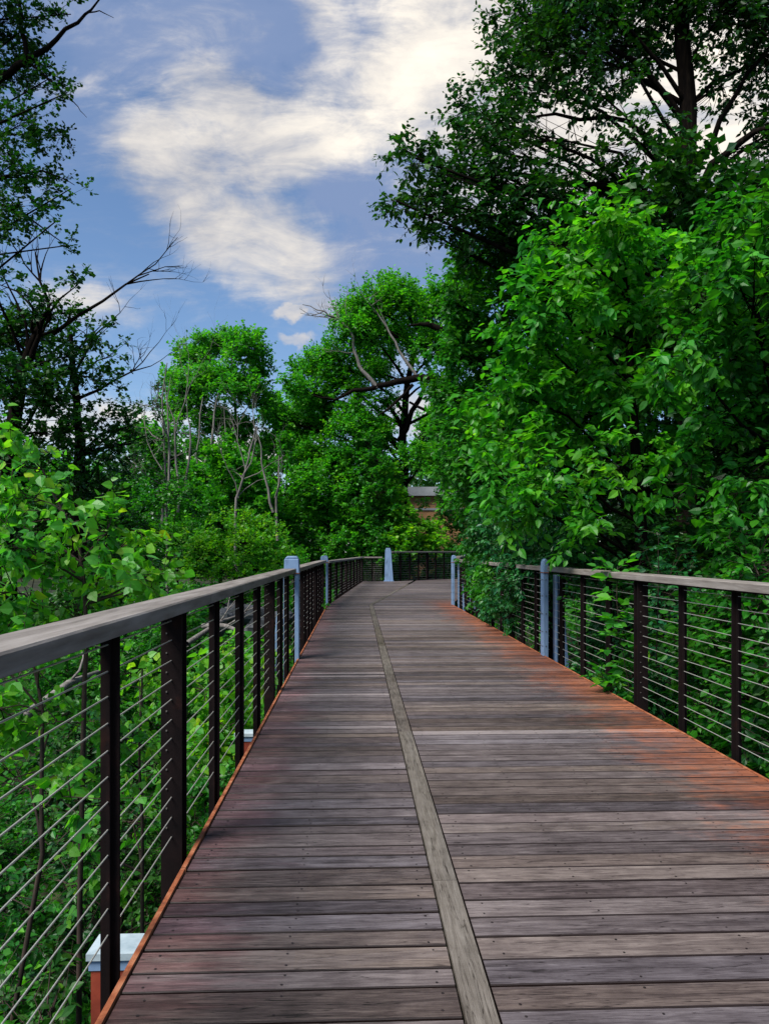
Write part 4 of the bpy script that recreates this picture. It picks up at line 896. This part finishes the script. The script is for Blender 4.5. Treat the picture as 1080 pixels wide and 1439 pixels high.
px_tree('bank_shrub', 'dark shrub behind the cottonwood leaves below the spreading dark tree', 150, 23, [(150, 780), (148, 700)],
        [(130, 690, 28), (160, 690, 22), (150, 730, 30), (110, 720, 34), (190, 740, 24), (140, 770, 34), (70, 720, 40), (30, 740, 44), (-10, 760, 60), (180, 790, 30), (100, 780, 40)], G_DARK, 99, dens=45, size=.13, r0=.05)
px_tree('bank_shrub', 'leafy shrub over the rocks below the second half of the left railing', 420, 22, [(425, 850), (425, 800)],
        [(400, 820, 24), (425, 810, 24), (380, 835, 20), (420, 850, 26), (435, 840, 20), (350, 835, 20), (320, 835, 20), (290, 840, 24)], G_MID, 100, dens=60, size=.10, r0=.04)
px_tree('bank_shrub', 'shrub behind the far left railing past the bend', 500, 40, [(500, 830), (498, 800)],
        [(480, 815, 22), (510, 810, 22), (540, 815, 20), (570, 812, 20), (600, 815, 20), (630, 812, 20), (460, 820, 20), (655, 812, 18)], G_MID, 101, dens=70, size=.14, r0=.04)

shrub('understory_shrub', 'bush on the creek bank right behind the near cottonwood leaves, above the left handrail', -4.6, 14.5, 26, 1.6, 1.2, -2.2, 0.75, G_MID, 120, .11, dens=60, lobe=(.4, .7))
shrub('understory_shrub', 'bush between the cottonwood and the rocks beyond the left railing', -6.8, 18.0, 26, 2.0, 1.4, -1.6, 0.8, G_DARK, 121, .12, dens=50, lobe=(.5, .8))
# --- layered background trees that make the continuous green wall
fill = [('background_tree', 'mid green tree right behind the thin grey stems', 205, 46, (150, 270, 610, 760), 24, G_MID, 20),
        ('background_tree', 'leafy tree filling the low ground under the tallest grove tree', 310, 36, (245, 385, 625, 770), 28, G_LIGHT, 20),
        ('background_tree', 'pale green tree between the grove and the huge old tree', 400, 44, (360, 450, 560, 740), 28, G_LIGHT, 20),
        ('background_tree', 'deep green tree under the crown of the huge old tree', 500, 47, (440, 560, 600, 750), 26, G_MID, 22),
        ('background_tree', 'tree behind the left edge sapling, in front of the dark woodland', 60, 34, (-40, 160, 640, 780), 28, G_MID, 26),
        ('background_tree', 'feathery light green tree above the brick building', 625, 58, (590, 670, 560, 680), 22, G_LIGHT, 18),
        ('background_tree', 'loose green bushy tree low behind the middle of the left railing', 330, 34, (260, 420, 735, 800), 22, G_LIGHT, 18)]
for i, (nm, lb_, px, d_, (xa, xb, ya, yb), n_, mt, rr) in enumerate(fill):
    rg = random.Random(200 + i)
    ls = []
    for k in range(n_):
        yv = rg.uniform(ya, yb); wd = 0.55 + 0.45 * min(1, (yv - ya) / (0.5 * (yb - ya))); xm = (xa + xb) / 2
        ls.append((xm + (rg.uniform(xa, xb) - xm) * wd, yv, rr * rg.uniform(.6, 1.2)))
    px_tree(nm, lb_, px, d_, [(px, 790), (px + 3, (ya + yb) / 2), (px, ya + 10)], ls, mt, 210 + i, dens=38, size=.19, tw=4, tl=.5, dj=1.8, r0=.09, shell=1.6)

# --- far woodland, a band that closes the horizon
def woods():
    rng = np.random.default_rng(9); mb = MB()
    for k in range(230):
        x = rng.uniform(-62, 75); y = rng.uniform(62, 84); h = 9.8 + 2.4 * math.sin(x * .21) + rng.normal(0, 1.0)
        n = 420; d = unit(rng.normal(0, 1, (n, 3))); c = np.array([x, y, 0]); zz = rng.uniform(-1, max(2, h - 1), n)
        pos = np.stack([x + rng.normal(0, 1.6, n), y + rng.normal(0, 1.2, n), zz], 1)
        leaves(mb, rng, pos, d, .55, 'quad', cl=np.full(n, rng.uniform()))
    tag(mb.build('far_woodland', G_DARK), kind='stuff')
woods()
